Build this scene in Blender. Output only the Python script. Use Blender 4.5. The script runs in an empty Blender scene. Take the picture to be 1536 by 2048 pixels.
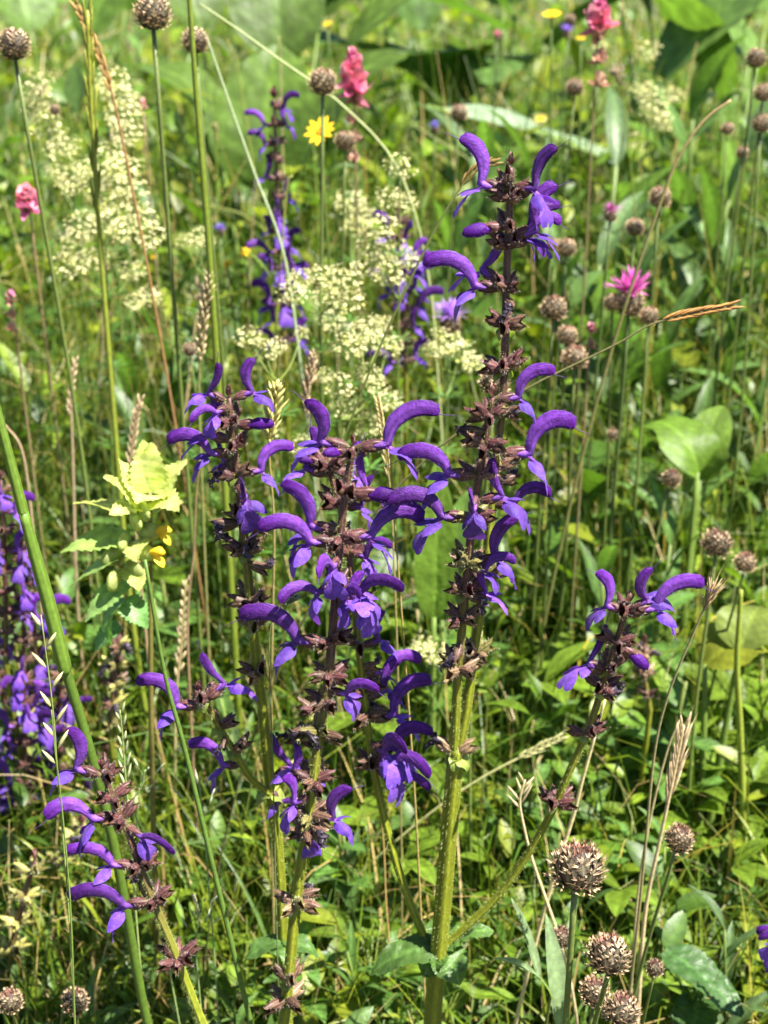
import bpy, math, random
import numpy as np
from mathutils import Matrix, Vector

random.seed(11)
rng = np.random.default_rng(11)
R = math.radians
scene = bpy.context.scene
COL = scene.collection

# ------------------------------------------------------------------ camera
CAM_H, PITCH, LENS, SENS = 0.75, R(24.5), 50.0, 36.0
cam_d = bpy.data.cameras.new("camera")
cam = bpy.data.objects.new("camera", cam_d)
COL.objects.link(cam)
cam.location = (0, 0, CAM_H)
cam.rotation_euler = (R(90) - PITCH, 0, 0)
cam_d.sensor_fit = 'VERTICAL'
cam_d.sensor_height = SENS
cam_d.lens = LENS
cam_d.clip_start = 0.02
cam_d.clip_end = 400
cam_d.dof.use_dof = True
cam_d.dof.focus_distance = 0.655
cam_d.dof.aperture_fstop = 12.0
scene.camera = cam

# ------------------------------------------------------------------ sky, sun, exposure
SUN_EL, SUN_AZ = 61.0, 118.0            # azimuth measured from +Y (view direction) towards +X
world = bpy.data.worlds.new("World")
scene.world = world
world.use_nodes = True
wn = world.node_tree.nodes
sky = wn.new('ShaderNodeTexSky')
sky.sky_type = 'NISHITA'
sky.sun_disc = False
sky.sun_elevation = R(SUN_EL)
sky.sun_rotation = R(SUN_AZ)
sky.altitude = 1200
world.node_tree.links.new(sky.outputs[0], wn['Background'].inputs[0])
wn['Background'].inputs[1].default_value = 0.05
sl = bpy.data.lights.new("sun", 'SUN')
sl.energy = 5.0
sl.angle = R(0.53)
sl.color = (1.0, 0.955, 0.86)
sun = bpy.data.objects.new("sun", sl)
COL.objects.link(sun)
sd = Vector((math.sin(R(SUN_AZ)) * math.cos(R(SUN_EL)), math.cos(R(SUN_AZ)) * math.cos(R(SUN_EL)), math.sin(R(SUN_EL))))
sun.rotation_euler = sd.to_track_quat('Z', 'Y').to_euler()
sun.location = sd * 5
vs = scene.view_settings
vs.view_transform = 'Standard'
vs.look = 'None'
vs.gamma = 1.0
vs.use_curve_mapping = False
vs.exposure = 1.88
scene.render.engine = 'CYCLES'
scene.cycles.use_denoising = True
scene.cycles.max_bounces = 8
scene.cycles.diffuse_bounces = 4
scene.cycles.transmission_bounces = 5
scene.cycles.transparent_max_bounces = 4
scene.cycles.caustics_reflective = False
scene.cycles.caustics_refractive = False

# ------------------------------------------------------------------ pixel helper: a point on the upright plane y = Y
K = SENS / LENS / 2048.0
CP, SP = math.cos(PITCH), math.sin(PITCH)


def ray(px, py):
    cx, cy = (px - 768) * K, (1024 - py) * K
    return Vector((cx, CP + cy * SP, -SP + cy * CP))


def P(px, py, Y):
    d = ray(px, py)
    t = Y / d.y
    return Vector((0, 0, CAM_H)) + d * t


def pxs(px, py, Y):                     # metres per photo pixel at that point
    return K * Y / ray(px, py).y


# ------------------------------------------------------------------ mesh helpers
class MB:
    def __init__(s):
        s.V, s.C, s.Q, s.T, s.n = [], [], [], [], 0

    def add(s, V, quads=None, tris=None, col=(1, 1, 1)):
        V = np.asarray(V, dtype=np.float64).reshape(-1, 3)
        C = np.asarray(col, dtype=np.float64)
        if C.ndim == 1:
            C = np.tile(C, (len(V), 1))
        s.V.append(V)
        s.C.append(C)
        if quads is not None and len(quads):
            s.Q.append(np.asarray(quads, dtype=np.int64) + s.n)
        if tris is not None and len(tris):
            s.T.append(np.asarray(tris, dtype=np.int64) + s.n)
        s.n += len(V)

    def mesh(s, name, mat, smooth=True):
        me = bpy.data.meshes.new(name)
        V = np.concatenate(s.V)
        C = np.concatenate(s.C)
        Q = np.concatenate(s.Q) if s.Q else np.zeros((0, 4), np.int64)
        T = np.concatenate(s.T) if s.T else np.zeros((0, 3), np.int64)
        me.vertices.add(len(V))
        me.vertices.foreach_set('co', V.astype(np.float32).ravel())
        nl = Q.size + T.size
        me.loops.add(nl)
        me.loops.foreach_set('vertex_index', np.concatenate([Q.ravel(), T.ravel()]).astype(np.int32))
        npoly = len(Q) + len(T)
        me.polygons.add(npoly)
        st = np.concatenate([np.arange(len(Q)) * 4, Q.size + np.arange(len(T)) * 3]).astype(np.int32)
        me.polygons.foreach_set('loop_start', st)
        me.polygons.foreach_set('use_smooth', np.full(npoly, smooth, dtype=bool))
        at = me.color_attributes.new('Col', 'FLOAT_COLOR', 'POINT')
        at.data.foreach_set('color', np.concatenate([C, np.ones((len(C), 1))], axis=1).astype(np.float32).ravel())
        me.update(calc_edges=True)
        me.materials.append(mat)
        return me


def norm(a):
    return a / np.maximum(np.linalg.norm(a, axis=-1, keepdims=True), 1e-12)


def frames(pts, hint=(0.13, -0.97, 0.21)):
    pts = np.asarray(pts, float)
    t = np.gradient(pts, axis=0)
    t = norm(t)
    u = np.zeros_like(pts)
    h = np.asarray(hint, float)
    cur = h - t[0] * h.dot(t[0])
    if np.linalg.norm(cur) < 1e-3:
        cur = np.array([1., 0, 0]) - t[0] * t[0][0]
    cur /= np.linalg.norm(cur)
    for i in range(len(pts)):
        cur = cur - t[i] * cur.dot(t[i])
        cur /= np.linalg.norm(cur)
        u[i] = cur
    w = np.cross(t, u)
    return t, u, w


def grid_quads(nr, nc, wrap):
    i = np.arange(nr - 1)[:, None]
    m = nc if wrap else nc - 1
    j = np.arange(m)[None, :]
    a = i * nc + j
    b = i * nc + (j + 1) % nc
    return np.stack([a, b, b + nc, a + nc], -1).reshape(-1, 4)


def tube(mb, pts, rad, n=6, col=(1, 1, 1), ripple=0.0, rk=4, flat=1.0, hint=(0.13, -0.97, 0.21), ringcol=None, cap=True):
    """a swept tube; rad per point; flat squashes along the second frame axis; ringcol multiplies colour round the ring"""
    pts = np.asarray(pts, float)
    m = len(pts)
    rad = np.broadcast_to(np.asarray(rad, float), (m,))
    t, u, w = frames(pts, hint)
    th = np.arange(n) / n * 2 * np.pi
    rr = 1 + ripple * np.cos(rk * th)
    V = pts[:, None, :] + rad[:, None, None] * (u[:, None, :] * (np.cos(th) * rr)[None, :, None] + w[:, None, :] * (np.sin(th) * rr * flat)[None, :, None])
    C = np.asarray(col, float)
    if C.ndim == 1:
        C = np.tile(C, (m, 1))
    C = np.repeat(C[:, None, :], n, 1)
    if ringcol is not None:
        C = C * np.asarray(ringcol)[None, :, None]
    q = grid_quads(m, n, True)
    V = V.reshape(-1, 3)
    C = C.reshape(-1, 3)
    tr = None
    if cap:
        V = np.concatenate([V, pts[-1:]])
        C = np.concatenate([C, C[-1:]])
        j = np.arange(n)
        b = (m - 1) * n
        tr = np.stack([b + j, b + (j + 1) % n, np.full(n, m * n)], -1)
    mb.add(V, q, tr, C)


def spline(ctrl, n):
    """Catmull-Rom through control points"""
    c = np.asarray(ctrl, float)
    if len(c) == 2:
        return c[0] + (c[1] - c[0]) * np.linspace(0, 1, n)[:, None]
    c = np.vstack([2 * c[0] - c[1], c, 2 * c[-1] - c[-2]])
    k = len(c) - 3
    out = []
    for s in np.linspace(0, k - 1e-6, n):
        i = int(s)
        f = s - i
        a, b, d, e = c[i], c[i + 1], c[i + 2], c[i + 3]
        out.append(0.5 * (2 * b + (d - a) * f + (2 * a - 5 * b + 4 * d - e) * f * f + (3 * b - a - 3 * d + e) * f ** 3))
    return np.array(out)


def hairs(mb, pos, nrm, ln, wd, col, jit=0.5):
    """thin single-triangle hairs"""
    k = len(pos)
    d = norm(nrm + rng.normal(0, jit, (k, 3)))
    s = norm(np.cross(d, rng.normal(0, 1, (k, 3)))) * wd * 0.5
    L = ln * rng.uniform(0.5, 1.2, (k, 1))
    V = np.stack([pos - s, pos + s, pos + d * L], 1).reshape(-1, 3)
    mb.add(V, None, np.arange(3 * k).reshape(-1, 3), col)


def leaf(L, W, ns=8, nw=2, a=0.8, b=0.9, fold=0.25, droop=0.6, wave=0.0, teeth=0, tdepth=0.15, lift=0.0, twist=0.0, col=(.07, .13, .02), rib=1.5, edge=1.0, bump=0.0, seed=0):
    """leaf along +X, normal +Z: returns V, quads, C"""
    r = np.random.default_rng(seed)
    t = np.linspace(0, 1, ns + 1)
    ang = lift - droop * t
    ds = L / ns
    x = np.concatenate([[0], np.cumsum(np.cos(ang[:-1]) * ds)])
    z = np.concatenate([[0], np.cumsum(np.sin(ang[:-1]) * ds)])
    w = W / 2 * np.maximum(np.sin(np.pi * np.clip(t, 0.015, 0.99) ** a), 0.02) ** b
    if teeth:
        w = w * (1 - tdepth * ((t * teeth) % 1.0))
    v = np.linspace(-1, 1, 2 * nw + 1)
    X = x[:, None] + 0 * v[None]
    Yv = w[:, None] * v[None]
    ph = r.uniform(0, 6)
    Z = z[:, None] + np.abs(Yv) * fold + wave * W * np.sin(t[:, None] * 9 + ph + v[None] * 1.3) * np.abs(v[None])
    if bump:
        Z = Z + bump * r.normal(0, 1, Z.shape)
    if twist:
        tw = twist * t[:, None]
        Yv, Z = Yv * np.cos(tw), Z + Yv * np.sin(tw)
    V = np.stack([X, Yv, Z], -1).reshape(-1, 3)
    C = np.tile(np.asarray(col, float), (len(t), len(v), 1)) * r.uniform(0.92, 1.08, (len(t), len(v), 1))
    C[:, nw] *= rib
    C[:, 0] *= edge
    C[:, -1] *= edge
    return V, grid_quads(ns + 1, 2 * nw + 1, False), C.reshape(-1, 3)


def xf(V, M):
    M = np.asarray(M)
    return V @ M[:3, :3].T + M[:3, 3]


def orient(loc, az, pitch, roll=0.0, s=1.0):
    """local +X goes out along azimuth az (0 = +X, 90 = away from the camera), raised by pitch"""
    return Matrix.Translation(loc) @ Matrix.Rotation(R(az), 4, 'Z') @ Matrix.Rotation(-R(pitch), 4, 'Y') @ Matrix.Rotation(R(roll), 4, 'X') @ Matrix.Scale(s, 4)


# ------------------------------------------------------------------ materials (all procedural; 'Col' holds each piece's own natural colour)
def mat_veg(name, rough=0.45, transl=0.35, tcol=(1.5, 1.6, 0.7), noise=0.35, nscale=220.0, spec=0.4, sheen=0.0, rnd=0.25, bump=0.0, bscale=900.0):
    m = bpy.data.materials.new(name)
    m.use_nodes = True
    nt = m.node_tree
    N, Lk = nt.nodes, nt.links
    for n in list(N):
        N.remove(n)
    out = N.new('ShaderNodeOutputMaterial')
    at = N.new('ShaderNodeAttribute')
    at.attribute_name = 'Col'
    geo = N.new('ShaderNodeNewGeometry')
    nz = N.new('ShaderNodeTexNoise')
    nz.inputs['Scale'].default_value = nscale
    nz.inputs['Detail'].default_value = 3
    Lk.new(geo.outputs['Position'], nz.inputs['Vector'])
    mr = N.new('ShaderNodeMapRange')
    mr.inputs['From Min'].default_value = 0.3
    mr.inputs['From Max'].default_value = 0.7
    mr.inputs['To Min'].default_value = 1 - noise
    mr.inputs['To Max'].default_value = 1 + noise
    Lk.new(nz.outputs['Fac'], mr.inputs['Value'])
    oi = N.new('ShaderNodeObjectInfo')
    mr2 = N.new('ShaderNodeMapRange')
    mr2.inputs['To Min'].default_value = 1 - rnd
    mr2.inputs['To Max'].default_value = 1 + rnd
    Lk.new(oi.outputs['Random'], mr2.inputs['Value'])
    mu = N.new('ShaderNodeMath')
    mu.operation = 'MULTIPLY'
    Lk.new(mr.outputs[0], mu.inputs[0])
    Lk.new(mr2.outputs[0], mu.inputs[1])
    vm = N.new('ShaderNodeVectorMath')
    vm.operation = 'SCALE'
    Lk.new(at.outputs['Color'], vm.inputs[0])
    Lk.new(mu.outputs[0], vm.inputs['Scale'])
    pr = N.new('ShaderNodeBsdfPrincipled')
    Lk.new(vm.outputs[0], pr.inputs['Base Color'])
    pr.inputs['Roughness'].default_value = rough
    pr.inputs['Specular IOR Level'].default_value = spec
    if sheen:
        pr.inputs['Sheen Weight'].default_value = sheen
        pr.inputs['Sheen Roughness'].default_value = 0.4
    if bump:
        n2 = N.new('ShaderNodeTexNoise')
        n2.inputs['Scale'].default_value = bscale
        Lk.new(geo.outputs['Position'], n2.inputs['Vector'])
        bp = N.new('ShaderNodeBump')
        bp.inputs['Strength'].default_value = bump
        bp.inputs['Distance'].default_value = 0.001
        Lk.new(n2.outputs['Fac'], bp.inputs['Height'])
        Lk.new(bp.outputs[0], pr.inputs['Normal'])
    if transl:
        vt = N.new('ShaderNodeVectorMath')
        vt.operation = 'MULTIPLY'
        vt.inputs[1].default_value = tcol
        Lk.new(vm.outputs[0], vt.inputs[0])
        tr = N.new('ShaderNodeBsdfTranslucent')
        Lk.new(vt.outputs[0], tr.inputs['Color'])
        mx = N.new('ShaderNodeMixShader')
        mx.inputs[0].default_value = transl
        Lk.new(pr.outputs[0], mx.inputs[1])
        Lk.new(tr.outputs[0], mx.inputs[2])
        Lk.new(mx.outputs[0], out.inputs[0])
    else:
        Lk.new(pr.outputs[0], out.inputs[0])
    return m


M_LEAF = mat_veg('leaf_green', 0.42, 0.40, noise=0.3, spec=0.45, bump=0.25)
M_GRASS = mat_veg('grass_blade', 0.4, 0.38, noise=0.2, nscale=90, spec=0.5)
M_STEM = mat_veg('herb_stem', 0.5, 0.0, noise=0.18, nscale=400, rnd=0.12)
M_PETAL = mat_veg('violet_petal', 0.48, 0.34, tcol=(1.6, 1.0, 1.3), noise=0.25, nscale=420, spec=0.28, sheen=0.05, rnd=0.35, bump=0.5, bscale=1400)
M_CALYX = mat_veg('calyx_skin', 0.5, 0.12, tcol=(1.3, 1.1, 1.0), noise=0.3, nscale=500, spec=0.4, rnd=0.3)
M_HAIR = mat_veg('plant_hair', 0.5, 0.4, tcol=(1, 1, 1), noise=0.0, rnd=0.0)
M_DRY = mat_veg('dry_straw', 0.6, 0.2, tcol=(1.1, 1.0, 0.9), noise=0.25, nscale=500, rnd=0.2)
M_HEAD = mat_veg('seed_head_scale', 0.65, 0.1, tcol=(1.1, 1, .9), noise=0.3, nscale=700, rnd=0.15)
M_CREAM = mat_veg('cream_petal', 0.6, 0.3, tcol=(1.05, 1.05, 0.9), noise=0.08, rnd=0.1)
M_BRIGHT = mat_veg('bright_petal', 0.55, 0.3, tcol=(1.1, 1.05, 1.0), noise=0.12, rnd=0.12)
M_BIG = mat_veg('broad_leaf', 0.5, 0.34, noise=0.3, nscale=45, spec=0.3, bump=1.0, bscale=120, rnd=0.2)


def mat_soil():
    m = bpy.data.materials.new('soil_litter')
    m.use_nodes = True
    nt = m.node_tree
    pr = nt.nodes['Principled BSDF']
    tc = nt.nodes.new('ShaderNodeNewGeometry')
    nz = nt.nodes.new('ShaderNodeTexNoise')
    nz.inputs['Scale'].default_value = 14
    nz.inputs['Detail'].default_value = 8
    nt.links.new(tc.outputs['Position'], nz.inputs['Vector'])
    cr = nt.nodes.new('ShaderNodeValToRGB')
    e = cr.color_ramp.elements
    e[0].position, e[0].color = 0.35, (0.035, 0.045, 0.012, 1)
    e[1].position, e[1].color = 0.68, (0.09, 0.075, 0.03, 1)
    nt.links.new(nz.outputs['Fac'], cr.inputs[0])
    nt.links.new(cr.outputs[0], pr.inputs['Base Color'])
    pr.inputs['Roughness'].default_value = 0.9
    return m


# ------------------------------------------------------------------ object helpers
def thing(name, loc, label, cat, group=None, rz=0.0):
    o = bpy.data.objects.new(name, None)
    o.empty_display_size = 0.02
    o.location = loc
    o.rotation_euler = (0, 0, rz)
    o['label'] = label
    o['category'] = cat
    if group:
        o['group'] = group
    COL.objects.link(o)
    return o


def part(name, me, parent=None, mtx=None, kind=None):
    o = bpy.data.objects.new(name, me)
    COL.objects.link(o)
    if parent is not None:
        o.parent = parent
    if mtx is not None:
        o.matrix_basis = mtx
    if kind:
        o['kind'] = kind
    return o


def rel(root, M):
    """world matrix to the root's local frame (roots are only moved and turned about z)"""
    if root.rotation_euler.z == 0:
        return Matrix.Translation(-Vector(root.location)) @ M
    return (Matrix.Translation(root.location) @ Matrix.Rotation(root.rotation_euler.z, 4, 'Z')).inverted() @ M


# ------------------------------------------------------------------ ground
gm = MB()
gx = np.concatenate([-np.geomspace(0.3, 150, 18)[::-1], [0], np.geomspace(0.3, 150, 18)])
gy = np.concatenate([[-60, -10, -3, -1], np.linspace(-0.2, 6, 40), np.geomspace(7, 250, 14)])
GX, GY = np.meshgrid(gx, gy)
GZ = 0.006 * np.sin(GX * 7 + 1) * np.cos(GY * 5) - 0.006
gm.add(np.stack([GX, GY, GZ], -1).reshape(-1, 3), grid_quads(len(gy), len(gx), False))
g = part('ground', gm.mesh('ground', mat_soil()))
g['kind'] = 'structure'
g['label'] = 'dark meadow soil with plant litter under the herbs'


def hmax(Y):                            # how tall the sward may grow at that distance so the open front stays open
    return float(np.clip(0.085 + 0.40 * (Y - 0.6), 0.06, 0.46))


# ------------------------------------------------------------------ grass (stuff)
GREENS = np.array([(.095, .16, .012), (.07, .13, .012), (.125, .18, .014), (.075, .135, .03), (.155, .188, .014), (.055, .11, .014)])
DRYC = np.array([(.40, .30, .11), (.48, .38, .18), (.32, .22, .08)])


def blades(N, ymin, ymax, power, wmm, hscale, dry, mat, name, label, seed, lean_left=0.0):
    r = np.random.default_rng(seed)
    y = ymin + (ymax - ymin) * r.uniform(0, 1, N) ** power
    x = r.uniform(-1, 1, N)
    x = np.where(r.uniform(0, 1, N) < lean_left, np.minimum(x, r.uniform(-1, .3, N)), x) * (0.40 * y + 0.30)
    hm = np.clip(0.085 + 0.40 * (y - 0.6), 0.05, 0.46)
    h = hm * r.uniform(0.45, 1.15, N) * hscale
    w = r.uniform(wmm[0], wmm[1], N) * 1e-3
    az = r.uniform(0, 2 * np.pi, N)
    lean = r.uniform(0.05, 0.5, N)
    bend = r.uniform(0.0, 1.5, N) ** 1.5
    ns = 6
    t = np.linspace(0, 1, ns + 1)
    ang = (np.pi / 2 - lean)[:, None] - bend[:, None] * t[None] ** 1.5
    ds = (h / ns)[:, None]
    hx = np.concatenate([np.zeros((N, 1)), np.cumsum(np.cos(ang[:, :-1]) * ds, 1)], 1)
    hz = np.concatenate([np.zeros((N, 1)), np.cumsum(np.sin(ang[:, :-1]) * ds, 1)], 1)
    ca, sa = np.cos(az)[:, None], np.sin(az)[:, None]
    c = np.stack([x[:, None] + hx * ca, y[:, None] + hx * sa, hz], -1)
    wt = w[:, None] * np.clip(1.08 - t, 0.02, 1)[None] ** 0.6 * 0.5
    tw = (r.uniform(-1.2, 1.2, N)[:, None] * t[None])
    side = np.stack([-sa * np.cos(tw), ca * np.cos(tw), np.sin(tw)], -1) * wt[..., None]
    nrm_ = np.stack([ca * np.sin(ang) * -1, sa * np.sin(ang) * -1, np.cos(ang)], -1) * (wt * 0.45)[..., None]
    V = np.stack([c - side, c + nrm_ * -1, c + side], 2).reshape(-1, 3)
    base = grid_quads(ns + 1, 3, False)
    q = (base[None] + (np.arange(N) * (ns + 1) * 3)[:, None, None]).reshape(-1, 4)
    pal = np.where((r.uniform(0, 1, N) < dry)[:, None], DRYC[r.integers(0, 3, N)], GREENS[r.integers(0, len(GREENS), N)])
    pal = pal * r.uniform(0.75, 1.3, (N, 1))
    Cc = np.repeat(pal, (ns + 1) * 3, 0)
    mb = MB()
    mb.add(V, q, None, Cc)
    o = part(name, mb.mesh(name, mat), None, None, 'stuff')
    o['label'] = label
    o['category'] = 'grass'
    return o


blades(9000, 0.62, 1.5, 1.0, (0.7, 2.4), 1.15, 0.22, M_GRASS, 'grass', 'hair-fine green and straw grass between the sage stems', 13, .45)
blades(10000, 0.62, 2.2, 1.1, (1.3, 4.6), 1.05, 0.13, M_GRASS, 'grass', 'fine green and straw grass blades filling the near meadow', 3, .25)
blades(8000, 1.6, 7.0, 1.2, (2.5, 8.0), 1.1, 0.10, M_GRASS, 'grass', 'tall soft grass blades filling the meadow beyond the flowers', 4)

# ------------------------------------------------------------------ ground cover (stuff): small leafy shoots nobody could count
LEAFV = []
for i in range(8):
    lanc = i % 4 == 3
    LEAFV.append(leaf(1.0, 0.22 if lanc else 0.46, 5, 1, 0.75 if lanc else 0.85, 0.8, 0.3, random.uniform(0.2, 1.1), 0.03, lift=0.25, col=(1, 1, 1), rib=1.35, seed=i))


def ground_cover(N, ymin, ymax, power, size, name, label, seed):
    r = np.random.default_rng(seed)
    mb = MB()
    for k in range(N):
        y = ymin + (ymax - ymin) * r.uniform() ** power
        x = r.uniform(-1, 1) * (0.40 * y + 0.28)
        H = hmax(y) * r.uniform(0.35, 1.08)
        top = np.array([x + r.normal(0, .15) * H, y + r.normal(0, .15) * H, H])
        pts = spline([(x, y, 0), ((x + top[0]) / 2 + r.normal(0, .01), (y + top[1]) / 2, H * .55), top], 4)
        colr = GREENS[r.integers(0, len(GREENS))] * r.uniform(0.75, 1.25)
        tube(mb, pts, [0.0011, .001, .0009, .0006], 3, colr * 1.1, cap=False)
        nl = r.integers(5, 10)
        kind = r.integers(0, 8)
        a0 = r.uniform(0, 360)
        for j in range(nl):
            f = 0.25 + 0.75 * (j + r.uniform(0, .6)) / nl
            p = pts[0] * (1 - f) ** 2 + 2 * f * (1 - f) * pts[1] + f * f * pts[-1]
            V, q, C = LEAFV[(kind + (j % 2)) % 8]
            s = r.uniform(*size) * (1.0 if y < 1.6 else 1.35)
            M = orient(p, a0 + j * 137 + r.normal(0, 15), r.uniform(-5, 50), r.normal(0, 22), s)
            mb.add(xf(V, M), q, None, C * colr * r.uniform(0.8, 1.2))
    o = part(name, mb.mesh(name, M_LEAF), None, None, 'stuff')
    o['label'] = label
    o['category'] = 'ground cover'
    return o


ground_cover(1500, 0.68, 2.0, 1.0, (0.012, 0.036), 'ground_cover', 'low leafy herbs carpeting the ground among the stems', 5)
ground_cover(550, 1.05, 2.6, 1.0, (0.035, 0.075), 'ground_cover', 'broader soft leaves of herbs mixed into the tall grass', 8)
ground_cover(1200, 1.7, 6.5, 1.3, (0.025, 0.06), 'ground_cover', 'leafy meadow herbs blurred beyond the flower spikes', 6)

# ------------------------------------------------------------------ leafy herbs (things, each with its leaves as parts)


def herb_kinds():
    kinds = []
    # three-leaflet clover-like herb
    for v in range(3):
        r = np.random.default_rng(20 + v)
        stem = MB()
        leaves = []
        lm = [MB() for _ in range(3)]
        for q_, b in enumerate(lm):
            V, q, C = leaf(0.042, 0.0175, 8, 2, 0.92, 0.75, 0.2, 0.5 + 0.25 * q_, 0.02, lift=0.25, col=(.095, .15, .014), rib=1.6, edge=1.4, seed=30 + q_ + v)
            b.add(V, q, None, C)
        lm = [b.mesh('clover_leaf', M_LEAF) for b in lm]
        for k in range(4):
            az = k * 360 / 4 + r.uniform(-30, 30)
            hh = r.uniform(0.55, 1.0)
            out = r.uniform(0.02, 0.05)
            tip = np.array([math.cos(R(az)) * out, math.sin(R(az)) * out, 0.14 * hh])
            pts = spline([(0, 0, 0), tip * [.35, .35, .6], tip], 6)
            tube(stem, pts, np.linspace(.0014, .0009, 6), 5, (.10, .15, .03))
            for j, da in enumerate((-62, 0, 62)):
                leaves.append((lm[(j + k) % 3], orient(tip, az + da + r.uniform(-10, 10), r.uniform(0, 40), r.uniform(-15, 15), r.uniform(0.8, 1.1))))
        kinds.append(('clover_plant', stem.mesh('stem', M_STEM), leaves, 'smooth green clover-like herb with long oval leaflets in threes', 'clover plants low among the stems', 'leaflet'))
    # lance-leaved herb
    for v in range(2):
        r = np.random.default_rng(40 + v)
        stem = MB()
        pts = spline([(0, 0, 0), (.006, .004, .07), (.01 * v, -.006, .15)], 8)
        tube(stem, pts, np.linspace(.0017, .0009, 8), 5, (.11, .16, .03))
        lm = []
        for q_ in range(3):
            b = MB()
            V, q, C = leaf(0.062, 0.013, 8, 2, 0.75, 0.8, 0.3, 0.6 + 0.35 * q_, 0.03, lift=0.3, col=(.075, .14, .03) if v == 0 else (.085, .14, .05), rib=1.5, seed=50 + q_)
            b.add(V, q, None, C)
            lm.append(b.mesh('lance_leaf', M_LEAF))
        leaves = []
        for k in range(11):
            f = 0.15 + 0.85 * k / 10
            p = pts[min(7, int(f * 7))]
            leaves.append((lm[k % 3], orient(p, k * 137 + r.uniform(-15, 15), r.uniform(15, 60) + 20 * f, r.uniform(-15, 15), 1.15 - .5 * f)))
        kinds.append(('lance_leaved_herb', stem.mesh('stem', M_STEM), leaves, ('upright green herb with narrow lance leaves spiralling up its stem', 'grey-green herb with narrow lance leaves spiralling up its stem')[v], 'lance-leaved herbs', 'leaf'))
    # toothed herb in opposite pairs
    r = np.random.default_rng(60)
    stem = MB()
    pts = spline([(0, 0, 0), (.004, -.003, .08), (0, .002, .14)], 8)
    tube(stem, pts, np.linspace(.0019, .001, 8), 5, (.12, .15, .03))
    b = MB()
    V, q, C = leaf(0.04, 0.017, 20, 2, 0.7, 0.8, 0.2, 0.8, 0.04, teeth=10, tdepth=.28, lift=0.3, col=(.075, .15, .03), rib=1.4, seed=3)
    b.add(V, q, None, C)
    lm = b.mesh('toothed_leaf', M_LEAF)
    leaves = []
    for k in range(5):
        p = pts[min(7, 2 + k)]
        for s in (0, 180):
            leaves.append((lm, orient(p, k * 90 + s + r.uniform(-12, 12), r.uniform(0, 35), r.uniform(-12, 12), 1.1 - .12 * k)))
    kinds.append(('toothed_herb', stem.mesh('stem', M_STEM), leaves, 'bright green herb with toothed leaves in opposite pairs', 'toothed herbs low among the stems', 'leaf'))
    return kinds


HK = herb_kinds()


def herb(kind, x, y, s, rz):
    name, sm, lv, label, grp, pn = HK[kind]
    t = thing(name, (x, y, 0), label, 'herb', grp, rz)
    t.scale = (s, s, s)
    part('stem', sm, t)
    for me, M in lv:
        part(pn, me, t, M)


r_ = np.random.default_rng(77)
cnt = 0
while cnt < 80:
    y = 0.66 + 0.75 * r_.uniform() ** 1.2
    px = r_.uniform(-60, 1600)
    x = (px - 768) * K * y * 1.12
    kind = int(r_.choice([0, 1, 2, 0, 1, 2, 3, 4, 5, 3, 5]))
    if (px < 820 and kind < 3 and r_.uniform() < .6) or (kind < 3 and r_.uniform() < .25):
        continue
    s = min(hmax(y) / 0.14, 1.55) * r_.uniform(0.75, 1.1)
    herb(kind, x, y, max(s, 0.65) * (.84 if kind < 3 else 1), r_.uniform(0, 6.28))
    cnt += 1
r_ = np.random.default_rng(79)
for k in range(34):                     # leafy mat on the clover side
    y = .70 + .5 * r_.uniform()
    px = r_.uniform(780, 1620)
    herb(int(r_.choice([0, 1, 2, 0, 1, 2, 3, 5])), (px - 768) * K * y * 1.1, y, max(min(hmax(y) / .14, 1.5) * r_.uniform(.6, .95), .55), r_.uniform(0, 6.28))
r_ = np.random.default_rng(78)
for k in range(26):                     # taller lance-leaved herbs in the middle distance
    y = r_.uniform(1.05, 1.75)
    px = r_.uniform(880, 1640) if k < 20 else r_.uniform(-60, 880)
    herb(3 if k % 3 else 4, (px - 768) * K * y * 1.05, y, hmax(y) / .14 * r_.uniform(.7, 1.0), r_.uniform(0, 6.28))

# ------------------------------------------------------------------ meadow sage: flower pieces in units of one photo pixel (about 0.23 mm)
VIO = np.array([.075, .0065, .20])
VIO2 = np.array([.14, .06, .42])
VIOP = np.array([.22, .085, .44])
HAIRC = (.55, .50, .50)
HAIRG = (.55, .58, .36)


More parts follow.
